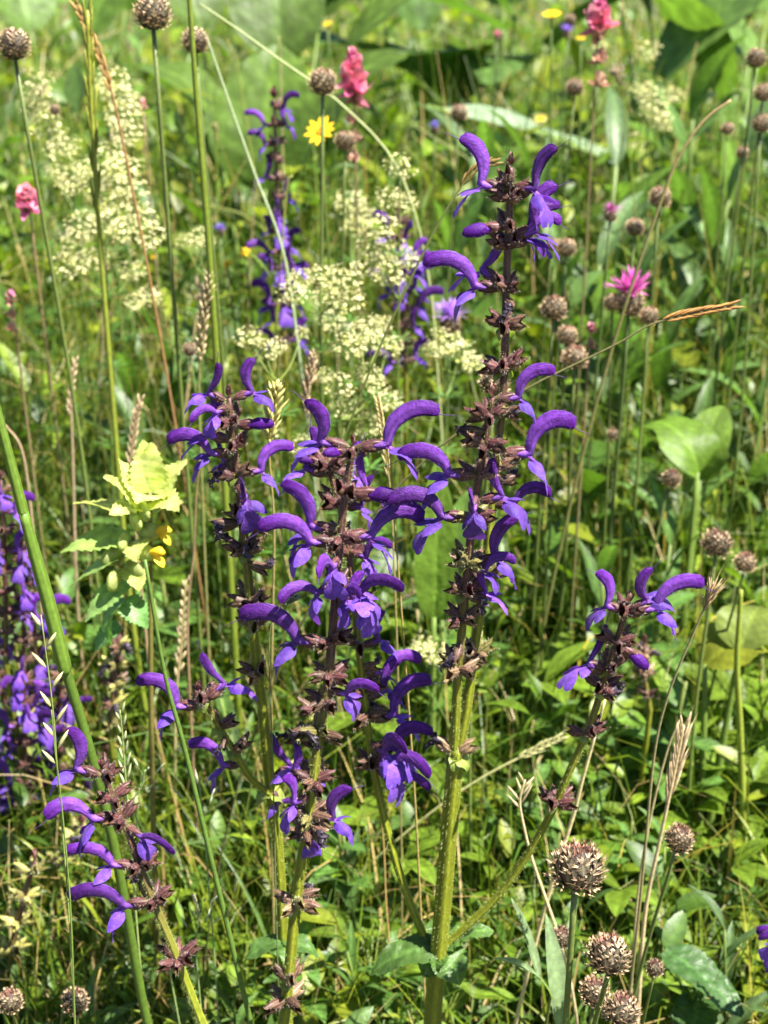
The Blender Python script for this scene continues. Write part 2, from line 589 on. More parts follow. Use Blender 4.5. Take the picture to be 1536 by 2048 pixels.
def hood_mesh(phi0, phi1, L, fat, seed, wrinkle=0.0):
    """tube and sickle-shaped upper lip, one swept skin"""
    r = np.random.default_rng(seed)
    n = 14
    pts = [(26, 0, 0), (40, 0, .5), (52, 0, 2)]
    x, z = 60.0, 5.0
    for i in range(n + 1):
        t = i / n
        a = R(phi0 + (phi1 - phi0) * t ** 1.35)
        pts.append((x, 0, z))
        x += math.cos(a) * L / n
        z += math.sin(a) * L / n
    pts = np.array(pts, float)
    t = np.linspace(0, 1, n + 1)
    ra = fat * np.interp(t, [0, .15, .4, .65, .85, .93, 1], [9, 13, 20, 23, 21.5, 17.5, 6])
    rad = np.concatenate([[6, 8, 10], ra])
    m = len(pts)
    # frame: u in the bending plane, w sideways (flattened), ridge on the back, slit crease below
    tt = norm(np.gradient(pts, axis=0))
    w = np.tile([0, 1., 0], (m, 1))
    u = np.cross(w, tt) * -1
    k = 18
    th = np.arange(k) / k * 2 * np.pi
    flat = np.concatenate([[1, 1, .95], np.interp(t, [0, .25, .6, 1], [.8, .5, .34, .30])])
    cu = np.cos(th)
    su = np.sign(np.sin(th)) * (1 - np.abs(np.cos(th)) ** 1.7)
    crease = np.where(cu < -0.95, -0.15, np.where(cu < -0.8, 0.2, np.where(cu < -0.6, 0.72, 1.0)))
    crw = np.concatenate([[0, 0, 0], np.interp(t, [0, .2, .9, 1], [0, 1, 1, .3])])[:, None]
    V = pts[:, None] + rad[:, None, None] * (u[:, None] * (cu * (1 + (crease - 1)[None] * crw))[..., None] + w[:, None] * (su[None, :] * flat[:, None])[..., None])
    V += r.normal(0, 0.5 + wrinkle, V.shape)
    f = np.concatenate([[0, 0, .1], np.linspace(.2, 1, n + 1)])[:, None, None]
    C = (VIOP * (1 - f) + VIO * f) * np.ones((m, k, 1))
    C = C * (1 + 0.30 * np.cos(th * 7) + .12 * np.cos(th))[None, :, None] * r.uniform(.86, 1.14, (m, k, 1))
    C = C * (1 + f * np.array([.12, 0, .04]))
    mb = MB()
    mb.add(V.reshape(-1, 3), grid_quads(m, k, True), None, C.reshape(-1, 3))
    idx = r.integers(5 * k, m * k - k, 230)
    pos = V.reshape(-1, 3)[idx] + r.normal(0, 1.0, (230, 3))
    cen = np.repeat(pts, k, 0)[idx]
    hairs(mb, pos, norm(pos - cen), 6.0, 0.7, (.13, .06, .25))
    return mb.mesh('hood', M_PETAL), pts[-1], tt[-1]


def lip_mesh(seed, spread=1.0, drop=1.0, col=VIO2):
    r = np.random.default_rng(seed)
    mb = MB()
    ns, nw = 12, 3
    t = np.linspace(0, 1, ns + 1)
    ang = R(-22) - R(66) * drop * t ** 0.8
    ds = 88.0 / ns
    x = 56 + np.concatenate([[0], np.cumsum(np.cos(ang[:-1]) * ds)])
    z = -6 + np.concatenate([[0], np.cumsum(np.sin(ang[:-1]) * ds)])
    w = np.interp(t, [0, .3, .45, .62, .8, .92, 1], [11, 12, 15, 26, 32, 28, 15]) * spread
    v = np.linspace(-1, 1, 2 * nw + 1)
    X = x[:, None] + 0 * v - 3 * np.abs(v)[None] * t[:, None]
    Yv = w[:, None] * v[None]
    Z = z[:, None] - (7 * v[None] ** 2) * np.interp(t, [0, .4, 1], [-.8, .2, 1.0])[:, None] + r.normal(0, .9, (ns + 1, 2 * nw + 1)) + 2.2 * np.sin(v[None] * 7 + t[:, None] * 8) * t[:, None]
    Z[-1, nw] += 7
    Z[-1, :] += 0
    f = t[:, None, None]
    C = VIOP * (1 - f) + col * f
    C = C * r.uniform(.9, 1.1, (ns + 1, 2 * nw + 1, 1))
    mb.add(np.stack([X, Yv, Z], -1).reshape(-1, 3), grid_quads(ns + 1, 2 * nw + 1, False), None, C.reshape(-1, 3))
    for s in (-1, 1):
        V, q, C = leaf(54, 28, 7, 2, .62, .7, -.35, .9, .05, lift=.15, col=col, rib=.85, seed=seed + 5)
        M = orient((62, s * 6, -9), s * r.uniform(28, 48), r.uniform(-28, -6), s * r.uniform(-35, 15))
        mb.add(xf(V, M), q, None, C)
    return mb.mesh('lower_lip', M_PETAL)


def style_mesh(p, d, seed):
    r = np.random.default_rng(seed)
    mb = MB()
    p = np.array(p)
    a = math.atan2(d[2], d[0])
    pts = [p - 6 * np.array(d)]
    for i in range(7):
        pts.append(pts[-1] + 5.2 * np.array([math.cos(a), r.normal(0, .03), math.sin(a)]))
        a += R(r.uniform(0, 11)) * (1 if i < 4 else -1)
    tube(mb, pts, np.linspace(1.2, .7, 8), 4, (.06, .025, .12))
    e = pts[-1]
    tube(mb, [e, e + np.array([3, 1, -3]), e + np.array([3, 1, -7])], .6, 3, (.03, .01, .05))
    tube(mb, [e, e + np.array([4, 0, 1]), e + np.array([7, 0, 3])], .6, 3, (.03, .01, .05))
    return mb.mesh('style', M_STEM)


CALCOL = {'maroon': ((.045, .015, .018), (.14, .052, .048), (.13, .12, .03)), 'brown': ((.05, .026, .02), (.17, .09, .055), (.14, .13, .045)),
          'olive': ((.11, .10, .025), (.25, .21, .07), (.2, .2, .05)), 'dry': ((.14, .075, .045), (.32, .22, .12), (.2, .15, .07)), 'yellow': ((.34, .32, .07), (.46, .42, .14), (.3, .32, .08))}


def calyx_mesh(kind, seed, openness=1.0):
    r = np.random.default_rng(seed)
    dark, light, base = [np.array(c) for c in CALCOL[kind]]
    k, n = 20, 9
    th = np.arange(k) / k * 2 * np.pi           # 0 = up
    t = np.linspace(0, 1, n)
    rad = np.interp(t, [0, .12, .4, .75, 1], [3.2, 7, 11.5, 13.0, 10.5 * openness])
    # two lips: mouth runs back at the sides, upper lip one hooked point, lower lip two teeth
    c = np.cos(th)
    ext = np.where(c > 0, 9 * np.clip(c, 0, 1) ** 1.5, 0) + 11 * np.exp(-((np.abs(th - np.pi) - .42) / .27) ** 2) - 9 * np.exp(-((np.abs(np.abs(np.mod(th + np.pi, 2 * np.pi) - np.pi) - 1.5)) / .35) ** 2)
    X = t[:, None] * 44 + ext[None] * t[:, None] ** 3
    rib = 1 + .075 * np.cos(10 * th)
    rr = rad[:, None] * rib[None]
    up = c[None] * rr * (1 + .18 * openness * t[:, None] ** 3)
    sd_ = np.sin(th)[None] * rr * (.9 - .4 * t[:, None] ** 3)
    Z = up + 2.5 * t[:, None] ** 2 * (c[None] > 0)
    V = np.stack([X, sd_, Z], -1) + r.normal(0, .3, (n, k, 3))
    f = (.5 + .5 * np.cos(10 * th))[None, :, None]
    C = dark * (1 - f) + light * f
    g = np.clip(1 - t * 3.2, 0, 1)[:, None, None]
    C = C * (1 - g) + base * g
    lw = np.clip(-c, 0, 1)[None, :, None] * .35
    C = C * (1 - lw) + base * lw
    mb = MB()
    mb.add(V.reshape(-1, 3), grid_quads(n, k, True), None, C.reshape(-1, 3))
    idx = r.integers(k, n * k, 150)
    pos = V.reshape(-1, 3)[idx] + r.normal(0, .8, (150, 3))
    nr = pos * [0, 1, 1]
    hairs(mb, pos, norm(nr + [4, 0, 0]), 6.5, .7, (.36, .29, .27) if kind != 'olive' else HAIRG)
    return mb.mesh('calyx', M_CALYX)


HOODS = {'sickle': [hood_mesh(84, -48, 126, 1.0, 1), hood_mesh(76, -46, 134, 1.0, 2), hood_mesh(90, -38, 122, .95, 3)],
         'upright': [hood_mesh(98, 22, 108, .85, 4), hood_mesh(112, 40, 104, .8, 5), hood_mesh(92, -2, 116, .95, 6)],
         'thin': [hood_mesh(104, 62, 98, .62, 7), hood_mesh(95, 50, 92, .66, 8), hood_mesh(100, 70, 96, .6, 9)],
         'low': [hood_mesh(62, -58, 128, 1.0, 10), hood_mesh(56, -66, 124, .95, 11), hood_mesh(68, -52, 132, 1.02, 12)]}
STYLES = {k: [style_mesh(h[1], h[2], i) for i, h in enumerate(v)] for k, v in HOODS.items()}
LIPS = [lip_mesh(1), lip_mesh(2, .9, .85), lip_mesh(3, 1.1, 1.1), lip_mesh(4, .85, 1.0, VIO2 * [.9, .8, .95])]
CALYX = {k: [calyx_mesh(k, i * 7 + 1, (.72, .9, 1.12)[i]) for i in range(3)] for k in CALCOL}


def bud_mesh(seed, L=52, fat=14):
    r = np.random.default_rng(seed)
    mb = MB()
    pts = np.array([(24, 0, 0), (38, 0, 0), (48, 0, 1), (56, 0, 2), (64, 0, 2), (72, 0, 2), (24 + L + 6, 0, 1), (24 + L + 12, 0, -1)], float)
    tube(mb, pts, np.array([5, 8, fat * .8, fat, fat * 1.02, fat * .95, fat * .7, 2]), 12, np.linspace(1, .75, 8)[:, None] * VIO * 1.15, .05, 3, .8, hint=(0, 0, 1))
    v = mb.V[0]
    idx = r.integers(24, len(v) - 1, 120)
    hairs(mb, v[idx], norm(v[idx] * [.2, 1, 1]), 4.5, .5, (.2, .1, .3))
    return mb.mesh('bud', M_PETAL)


def wilt_mesh(seed):
    r = np.random.default_rng(seed)
    mb = MB()
    n = 9
    d = np.array([1., 0, .2])
    pts = [np.array([28., 0, 0])]
    for i in range(n - 1):
        d = norm(d + r.normal(0, .45, 3) + [0, 0, -.12])
        pts.append(pts[-1] + d * 6.5)
    tube(mb, pts, 3 + 6 * np.sin(np.linspace(.3, 3.0, n)) * r.uniform(.6, 1.2, n), 9, np.array([.035, .024, .04]) * r.uniform(.7, 1.5, (n, 1)), .25, 3, .7)
    for j in range(4):
        V, q, C = leaf(24, 11, 5, 1, .7, .7, .8, r.uniform(1, 3), .2, col=(.04, .028, .045), bump=1.5, seed=seed + j)
        mb.add(xf(V, orient(pts[r.integers(3, n)], r.uniform(-90, 90), r.uniform(-70, 50), r.uniform(0, 180))), q, None, C)
    for j in range(3):
        e = pts[r.integers(4, n)]
        dd = norm(r.normal(0, 1, 3) + [1, 0, -.6])
        tube(mb, [e, e + dd * 8, e + dd * 14 + [0, 0, -4]], .6, 3, (.02, .015, .02))
    mb.V = [v + r.normal(0, .7, v.shape) for v in mb.V]
    return mb.mesh('withered_corolla', M_CALYX)


BUDS = [bud_mesh(1), bud_mesh(2, 46, 12), bud_mesh(3, 60, 15)]
WILTS = [wilt_mesh(i) for i in range(5)]
BR = []
for i in range(3):
    b = MB()
    V, q, C = leaf(34, 30, 8, 3, .62, .75, .1, 1.6 + .4 * i, .08, lift=.2, col=(.20, .25, .055), rib=1.2, bump=.6, seed=i)
    b.add(V, q, None, C)
    BR.append(b.mesh('bract', M_LEAF))
TIPB = []
for i in range(2):
    b = MB()
    for j in range(7):
        V, q, C = leaf(24, 13, 5, 1, .6, .8, .5, -.9, 0, lift=.2, col=(.12, .045, .045) if j % 3 else (.2, .11, .09), seed=j)
        b.add(xf(V, orient((0, 0, 2 + j * 1.2), j * 137, 25 + j * 7)), q, None, C)
    TIPB.append(b.mesh('tip_buds', M_CALYX))


def stem_mesh(pts, rad, cols, root, hair=True, sc=0.00023, name='stem', n=12):
    mb = MB()
    ring = 1 + .38 * np.cos(4 * np.arange(n) / n * 2 * np.pi)
    tube(mb, pts, rad, n, cols, .10, 4, ringcol=ring)
    if hair:
        L = np.linalg.norm(np.diff(pts, axis=0), axis=1).sum() / sc
        k = int(L * 2.2)
        v = mb.V[0][:len(pts) * n].reshape(len(pts), n, 3)
        i = rng.integers(0, len(pts) - 1, k)
        f = rng.uniform(0, 1, k)[:, None]
        j = rng.integers(0, n, k)
        pos = v[i, j] * (1 - f) + v[i + 1, j] * f
        cen = pts[i] * (1 - f) + pts[i + 1] * f
        hairs(mb, pos, norm(pos - cen), 7.0 * sc, .65 * sc, (.27, .31, .09), .3)
    mb.V = [v - np.array(root.location) for v in mb.V]
    return mb.mesh(name, M_STEM)


MAR = np.array([.085, .035, .03])
YG = np.array([.165, .185, .012])


class Spike:
    """an axis given in photo pixels on an upright plane; Y may run from bottom to top"""

    def __init__(s, pix, Y0, Y1=None):
        s.pix = pix
        s.Y0, s.Y1 = Y0, Y0 if Y1 is None else Y1
        s.ys = [p[1] for p in pix]

    def Yat(s, py):
        a, b = s.pix[0][1], s.pix[-1][1]
        return s.Y0 + (s.Y1 - s.Y0) * (py - a) / (b - a)

    def at(s, py):
        px = np.interp(-py, [-y for y in s.ys], [p[0] for p in s.pix])
        return P(px, py, s.Yat(py)), px

    def pts(s, n):
        c = [P(x, y, s.Yat(y)) for x, y in s.pix]
        return spline([tuple(v) for v in c], n)


def sage_stem(root, sp, w0, w1, green_to, hair=True, to_ground=False, name='stem', n=26):
    pts = sp.pts(n)
    sc = pxs(sp.pix[len(sp.pix) // 2][0], sp.pix[len(sp.pix) // 2][1], sp.Yat(sp.ys[len(sp.ys) // 2]))
    rad = np.linspace(w0, w1, n) * .5 * sc
    if n == 40:
        rad[-5:] *= np.array([.97, .9, .76, .55, .25])
    zs = pts[:, 2]
    zg = sp.at(green_to)[0].z
    f = np.clip((zs - zg) / .07 + .5, 0, 1)[:, None]
    cols = YG * (1 - f) + MAR * f
    if to_ground:
        p0 = pts[0]
        k = 8
        low = np.linspace(0, 1, k, endpoint=False)[:, None]
        gp = np.array([root.location[0], root.location[1], -.004])
        pts = np.vstack([gp + (p0 - gp) * low, pts])
        rad = np.concatenate([np.full(k, rad[0]), rad])
        cols = np.vstack([np.tile(YG * .9, (k, 1)), cols])
    return part(name, stem_mesh(pts, rad, cols, root, hair, sc, name), root)


def put(root, name, me, loc, az, pitch, roll, s):
    return part(name, me, root, rel(root, orient(loc, az, pitch, roll, s)))


def flower(root, loc, az, pitch, kind, s, cal='maroon', style=True, roll=None, lip=True):
    i = random.randrange(3)
    M = rel(root, orient(loc, az + random.uniform(-8, 8), pitch, random.uniform(-14, 14) if roll is None else roll, s * random.uniform(.9, 1.0))) @ Matrix.Diagonal((1, random.uniform(.9, 1.15), random.uniform(.84, 1.12), 1))
    f = part('flower', HOODS[kind][i][0], root, M)
    part('calyx', CALYX[cal][random.randrange(2)], f)
    if lip:
        part('lower_lip', random.choice(LIPS), f, Matrix.Translation((0, 0, 0)) @ Matrix.Rotation(R(random.uniform(-8, 8)), 4, 'X'))
    if style:
        part('style', STYLES[kind][i], f)
    return f


def whorl(root, sp, py, n, cal, taken, s=1.0, pitch=(8, 42), bract=True, wilt=0.0, bud=0.0, a0=None):
    loc, px = sp.at(py)
    sc = pxs(px, py, sp.Yat(py)) * s
    a0 = random.uniform(0, 60) if a0 is None else a0
    for k in range(n):
        az = (a0 + 360 * k / n + random.uniform(-14, 14)) % 360
        if any(abs((az - t + 180) % 360 - 180) < 34 for t in taken) or (n > 4 and random.random() < .08):
            continue
        c = random.choice(cal) if isinstance(cal, (list, tuple)) else cal
        o = put(root, 'calyx', random.choice(CALYX[c]), loc + Vector((0, 0, random.uniform(-5, 4) * sc)), az, random.uniform(*pitch), random.uniform(-15, 15), sc * random.uniform(.82, 1.08))
        u = random.random()
        if u < wilt:
            part('withered_corolla', random.choice(WILTS), o)
        elif u < wilt + bud:
            part('bud', random.choice(BUDS), o)
    if bract:
        for a in (a0 + 20, a0 + 200):
            put(root, 'bract', random.choice(BR), loc - Vector((0, 0, 3 * sc)), a, -15, 0, sc * random.uniform(.75, 1.1))


def tip(root, sp, s=1.0):
    loc, px = sp.at(sp.ys[-1])
    put(root, 'tip_buds', random.choice(TIPB), loc, random.uniform(0, 360), 0, 0, pxs(px, sp.ys[-1], sp.Yat(sp.ys[-1])) * s)


def flowers_px(root, sp, rows):
    """rows: (node py, azimuth, pitch, kind, size[, calyx]) - the flower leaves the axis at that height"""
    for row in rows:
        py, az, pi, kind, s = row[:5]
        loc, px = sp.at(py)
        sc = pxs(px, py, sp.Yat(py)) * s
        off = Vector((math.cos(R(az)), math.sin(R(az)), 0)) * sc * 5
        if kind == 'bud':
            o = put(root, 'calyx', CALYX['maroon'][0], loc + off, az, pi, 0, sc)
            part('bud', random.choice(BUDS), o)
        elif kind == 'wilt':
            o = put(root, 'calyx', CALYX['brown'][random.randrange(3)], loc + off, az, pi, 0, sc)
            part('withered_corolla', random.choice(WILTS), o)
        else:
            flower(root, loc + off, az, pi, kind, sc, row[5] if len(row) > 5 else 'maroon')


GRP = 'meadow sage plants in flower'
# plant A: thick square stem, four spikes
ga = P(866, 2048, .60)
A = thing('meadow_sage', (ga.x - .004, ga.y + .02, 0), 'tallest violet meadow sage, thick square yellow-green stem branching into four spikes', 'sage', GRP)
trunk = Spike([(864, 2070), (868, 2000), (878, 1900), (895, 1700), (910, 1530), (914, 1490)], .60, .605)
sage_stem(A, trunk, 36, 29, 1000, True, True, n=40)
for az, sc_ in ((200, .00030), (340, .00034), (265, .00026), (80, .0003)):
    put(A, 'bract', BR[0 if az > 250 else 1], P(912, 1512, .604), az, -25, random.uniform(-20, 20), sc_)
A1 = Spike([(912, 1520), (932, 1430), (950, 1290), (965, 1190), (985, 1000), (1003, 820), (1010, 700), (1013, 560), (1018, 440), (1022, 335)], .605, .64)
A2 = Spike([(908, 1520), (911, 1440), (917, 1340), (930, 1190), (945, 1040), (962, 930), (975, 850), (985, 795)], .605, .595)
A3 = Spike([(868, 1900), (838, 1850), (800, 1750), (765, 1620), (742, 1500), (722, 1340), (708, 1200), (690, 1060), (665, 960), (645, 895)], .61, .64)
A4 = Spike([(884, 1895), (930, 1855), (1010, 1775), (1090, 1650), (1140, 1540), (1180, 1450), (1215, 1340), (1240, 1260), (1258, 1208)], .605, .585)
sage_stem(A, A1, 21, 12, 900)
sage_stem(A, A2, 20, 12, 1290)
sage_stem(A, A3, 17, 10, 1250)
sage_stem(A, A4, 18, 10, 1420)
for sp in (A1, A2, A3, A4):
    tip(A, sp)
for py, n, cal, tk, wl in ((372, 5, 'maroon', (180, 325), 0), (400, 4, 'maroon', (), 0), (455, 5, 'maroon', (0, 185), 0), (495, 5, 'maroon', (), 0), (578, 6, ['maroon', 'brown'], (180, 120), .2),
                           (655, 6, ['maroon', 'brown'], (), .1), (738, 6, 'maroon', (), 0), (828, 6, ['maroon', 'olive', 'brown'], (0,), .15), (940, 5, ['olive', 'brown'], (), .2), (1150, 5, ['olive', 'brown'], (), 0), (1308, 6, ['olive', 'dry'], (), .25)):
    whorl(A, A1, py, n, cal, tk, wilt=wl, bract=py > 600)
flowers_px(A, A1, ((378, 182, 8, 'upright', 1.0), (372, 318, 0, 'upright', 1.0), (470, 8, 8, 'upright', .95), (462, 352, -14, 'sickle', .6), (452, 190, -8, 'bud', .95), (575, 184, 2, 'low', 1.08), (570, 150, 25, 'thin', .95),
                   (595, 285, -20, 'wilt', .8), (905, -5, -2, 'sickle', 1.0), (960, 10, -5, 'wilt', .9), (488, 25, 12, 'sickle', .8), (1010, 350, 5, 'low', .7)))
for py, n, cal, tk, wl in ((835, 6, 'maroon', (), 0), (888, 6, ['maroon', 'brown'], (), .15), (952, 6, 'maroon', (180, 265), 0), (1032, 6, ['maroon', 'olive'], (180, 280), 0), (1128, 6, ['maroon', 'brown', 'olive'], (0,), 0),
                           (1185, 4, ['brown', 'maroon'], (), 0), (1238, 5, ['maroon', 'brown'], (), 0), (1335, 6, ['brown', 'dry', 'olive'], (), .1), (1505, 2, 'dry', (), .6)):
    whorl(A, A2, py, n, cal, tk, wilt=wl, bract=py > 1000, pitch=(-5, 42))
flowers_px(A, A2, ((798, 2, 2, 'sickle', .92), (862, 195, 5, 'wilt', .8), (890, 335, 5, 'wilt', .9), (950, 182, 3, 'low', 1.0), (1032, 186, 4, 'low', 1.08), (985, 262, -35, 'thin', .75), (1000, 345, 15, 'thin', .95), (1128, 5, 8, 'upright', .92),
                   (1135, 340, 0, 'low', .6), (1195, 8, 12, 'thin', .7), (1190, 330, 0, 'wilt', .8), (1280, 250, -50, 'wilt', .9)))
for py, n, cal, tk, wl in ((935, 5, 'maroon', (), 0), (1010, 5, 'maroon', (), 0), (1110, 5, 'maroon', (), 0), (1200, 5, 'maroon', (), 0), (1290, 5, ['maroon', 'brown'], (10,), .1), (1385, 6, 'maroon', (), .2), (1430, 5, ['maroon', 'brown'], (5,), .1), (1530, 6, ['maroon', 'brown'], (), .1)):
    whorl(A, A3, py, n, cal, tk, wilt=wl, bract=False)
flowers_px(A, A3, ((925, 190, 10, 'bud', .7), (950, 178, 14, 'upright', .9), (940, 355, -10, 'thin', .8), (1010, 20, -15, 'thin', .8), (1100, 330, -10, 'sickle', .7), (1190, 300, -15, 'sickle', .75), (1292, 8, 12, 'upright', .72), (1345, 12, -8, 'low', .75), (1330, 350, 0, 'wilt', .7),
                   (1440, 5, 8, 'sickle', .88), (1482, 300, 0, 'sickle', .85), (1490, 345, 5, 'sickle', .88), (1420, 20, -15, 'wilt', .7), (1500, 318, -8, 'low', .9), (1398, 18, 10, 'upright', .75), (1540, 330, -15, 'low', .7)))
for py, n, cal, tk, wl in ((1225, 5, 'maroon', (0, 180), 0), (1285, 5, 'maroon', (), .0), (1335, 4, 'maroon', (), 0), (1375, 6, 'maroon', (), .15), (1468, 6, 'maroon', (), 0), (1605, 6, 'maroon', (), 0)):
    whorl(A, A4, py, n, cal, tk, s=.95, wilt=wl, bract=py > 1300)
flowers_px(A, A4, ((1220, 182, 12, 'upright', .72), (1222, 0, 4, 'low', .95), (1224, 12, 35, 'upright', .8), (1285, 340, -38, 'bud', .9), (1345, 200, 35, 'thin', .85)))
# crinkled stem leaves of plant A at the fork
for i, (az, pi, L, W) in enumerate(((192, -2, 175, 84), (305, -30, 95, 88), (15, 25, 130, 66), (225, -30, 80, 74), (100, 25, 80, 60))):
    b = MB()
    V, q, C = leaf(L, W, 26, 4, .62, .7, .12, 1.2, .10, teeth=13, tdepth=.12, lift=.25, col=(.075, .145, .03), rib=1.6, bump=2.2, seed=70 + i)
    b.add(V, q, None, C)
    loc = P(882, 1893, .605)
    put(A, 'leaf', b.mesh('leaf', M_LEAF), loc, az, pi, random.uniform(-15, 15), .00025)

# plant C: the spike in front of the pair
gc = P(570, 2048, .555)
Cc = thing('meadow_sage', (gc.x - .003, gc.y + .015, 0), 'dense violet meadow sage spike with two withered whorls low on its green stem', 'sage', GRP)
C1 = Spike([(562, 2100), (574, 1990), (595, 1780), (615, 1650), (635, 1500), (655, 1370), (668, 1230), (680, 1080), (692, 980), (706, 892)], .555, .60)
sage_stem(Cc, C1, 24, 12, 1440, True, True, n=34)
tip(Cc, C1, .8)
for py, n, cal, tk, wl in ((905, 5, 'maroon', (0, 180), 0), (985, 6, 'maroon', (0,), .0), (1072, 6, 'maroon', (0, 180, 200), .0), (1175, 6, 'maroon', (200, 340), .1), (1282, 6, ['maroon', 'brown'], (180,), 0), (1350, 6, ['maroon', 'brown'], (), 0),
                           (1400, 5, ['maroon', 'brown'], (), 0), (1465, 6, ['brown', 'olive'], (), .25), (1562, 6, ['maroon', 'brown'], (), 0), (1625, 6, ['olive', 'brown'], (), .1), (1665, 5, ['brown', 'dry'], (), .2), (1805, 6, ['dry', 'olive', 'brown'], (), .15), (1960, 3, ['brown', 'dry'], (), .1), (1998, 4, ['brown', 'dry'], (), 0)):
    whorl(Cc, C1, py, n, cal, tk, wilt=wl, pitch=(-8, 42), bract=py > 1500)
flowers_px(Cc, C1, ((893, 180, 8, 'upright', 1.05), (895, 2, 6, 'sickle', 1.12), (905, 215, 12, 'bud', .75), (985, 355, -4, 'bud', 1.15), (1000, 30, 10, 'thin', .9), (1060, 176, 2, 'upright', 1.08), (1072, 4, -6, 'low', .98), (1078, 192, -2, 'low', .98),
                    (1165, 205, -18, 'low', .8), (1172, 340, -4, 'low', .85), (1180, 300, -10, 'sickle', .6), (1285, 183, 3, 'low', 1.1), (1215, 320, 40, 'thin', .7), (1562, 165, 20, 'thin', .8), (1640, 5, 6, 'upright', .8), (1650, 285, -60, 'thin', .7), (1645, 320, -10, 'wilt', .9),
                    (1455, 190, -15, 'wilt', 1.0), (1790, 10, 0, 'wilt', .8), (1655, 200, -10, 'wilt', .6), (1378, 335, -5, 'low', .7), (1225, 15, 10, 'upright', .8), (1110, 250, -12, 'low', .7), (1590, 225, 0, 'upright', .7)))

# plant B: the left neighbour with a forked side branch
gb = P(570, 2048, .60)
B = thing('meadow_sage', (gb.x + .004, gb.y + .05, 0), 'violet meadow sage with withered brown whorls halfway and a forked side branch', 'sage', GRP)
B1 = Spike([(572, 2030), (565, 1860), (556, 1700), (541, 1575), (525, 1420), (510, 1300), (495, 1140), (480, 1000), (468, 900), (458, 795)], .62, .625)
B2 = Spike([(541, 1588), (500, 1555), (468, 1500), (436, 1450), (400, 1385)], .62, .585)
B3 = Spike([(543, 1588), (575, 1540), (600, 1490), (622, 1440), (640, 1400)], .62, .665)
sage_stem(B, B1, 25, 12, 1130, True, True, n=32)
sage_stem(B, B2, 13, 9, 1430, n=14)
sage_stem(B, B3, 12, 9, 1300, n=12)
for sp in (B1, B2, B3):
    tip(B, sp, .9)
for py, n, cal, tk, wl in ((845, 6, 'maroon', (0, 180), 0), (895, 5, 'maroon', (180,), 0), (950, 6, ['maroon', 'brown'], (0, 280), .1), (1035, 6, ['brown', 'maroon'], (), .5), (1105, 6, ['brown', 'maroon'], (), .3), (1205, 6, ['brown', 'dry'], (), .15), (1255, 3, 'brown', (), .5), (1345, 6, ['dry', 'brown'], (), 0)):
    whorl(B, B1, py, n, cal, tk, s=.92, wilt=wl, bract=py > 880)
flowers_px(B, B1, ((798, 2, 18, 'upright', .8), (802, 180, 22, 'thin', .72), (810, 230, -10, 'low', .7), (880, 178, 14, 'upright', .82), (905, 186, 0, 'low', .82), (850, 358, 2, 'bud', .85), (945, 4, 0, 'sickle', .85), (965, 290, -25, 'thin', .8), (920, 150, -20, 'thin', .6),
                   (1045, 190, -5, 'wilt', 1.1), (1050, 350, -5, 'wilt', .95), (1125, 345, -20, 'wilt', .9), (1560, 20, 28, 'thin', .85), (1575, 320, -60, 'thin', .6)))
for py, n, cal in ((1400, 5, 'maroon'), (1455, 5, 'maroon'), (1500, 3, 'brown')):
    whorl(B, B2, py, n, cal, (180,), s=.9)
flowers_px(B, B2, ((1408, 181, -4, 'sickle', .95), (1395, 20, 30, 'thin', .85), (1530, 178, -6, 'sickle', .7), (1470, 270, -30, 'wilt', .6)))
for py, n, cal in ((1420, 5, ['maroon', 'brown']), (1480, 4, 'maroon')):
    whorl(B, B3, py, n, cal, (), s=.85, wilt=.1)
for az in (195, 350):
    put(B, 'bract', BR[0], P(541, 1588, .62), az, -10, 0, .00034)
for az, L in ((205, 95), (340, 90), (280, 70)):
    b = MB()
    V, q, C = leaf(L, L * .6, 22, 4, .62, .7, .12, 1.0, .08, teeth=10, tdepth=.14, lift=.3, col=(.07, .14, .03), rib=1.4, bump=1.3, seed=L)
    b.add(V, q, None, C)
    put(B, 'leaf', b.mesh('leaf', M_LEAF), P(566, 1880, .62), az, -5, 0, .00026)

# plant D: leaning low spike
gd = P(420, 2080, .52)
D = thing('meadow_sage', (gd.x + .03, gd.y, 0), 'leaning violet meadow sage spike with four hooded flowers all turned one way', 'sage', GRP)
D1 = Spike([(420, 2080), (395, 2022), (350, 1905), (300, 1785), (255, 1665), (225, 1595), (205, 1538)], .52, .545)
sage_stem(D, D1, 18, 11, 1830, True, True, n=26)
tip(D, D1, .9)
for py, n, cal, tk, wl in ((1552, 4, 'maroon', (180,), 0), (1595, 4, 'maroon', (), 0), (1640, 6, 'maroon', (180, 340), 0), (1728, 6, 'maroon', (180,), 0), (1802, 6, 'maroon', (180,), .1), (1920, 6, 'maroon', (), 0)):
    whorl(D, D1, py, n, cal, tk, s=.95, wilt=wl, bract=py > 1600)
flowers_px(D, D1, ((1550, 180, 16, 'upright', .95), (1630, 190, -2, 'low', .92), (1650, 338, -22, 'low', .72), (1728, 182, 3, 'low', .9), (1745, 200, -25, 'wilt', .6), (1802, 183, -8, 'low', .98)))


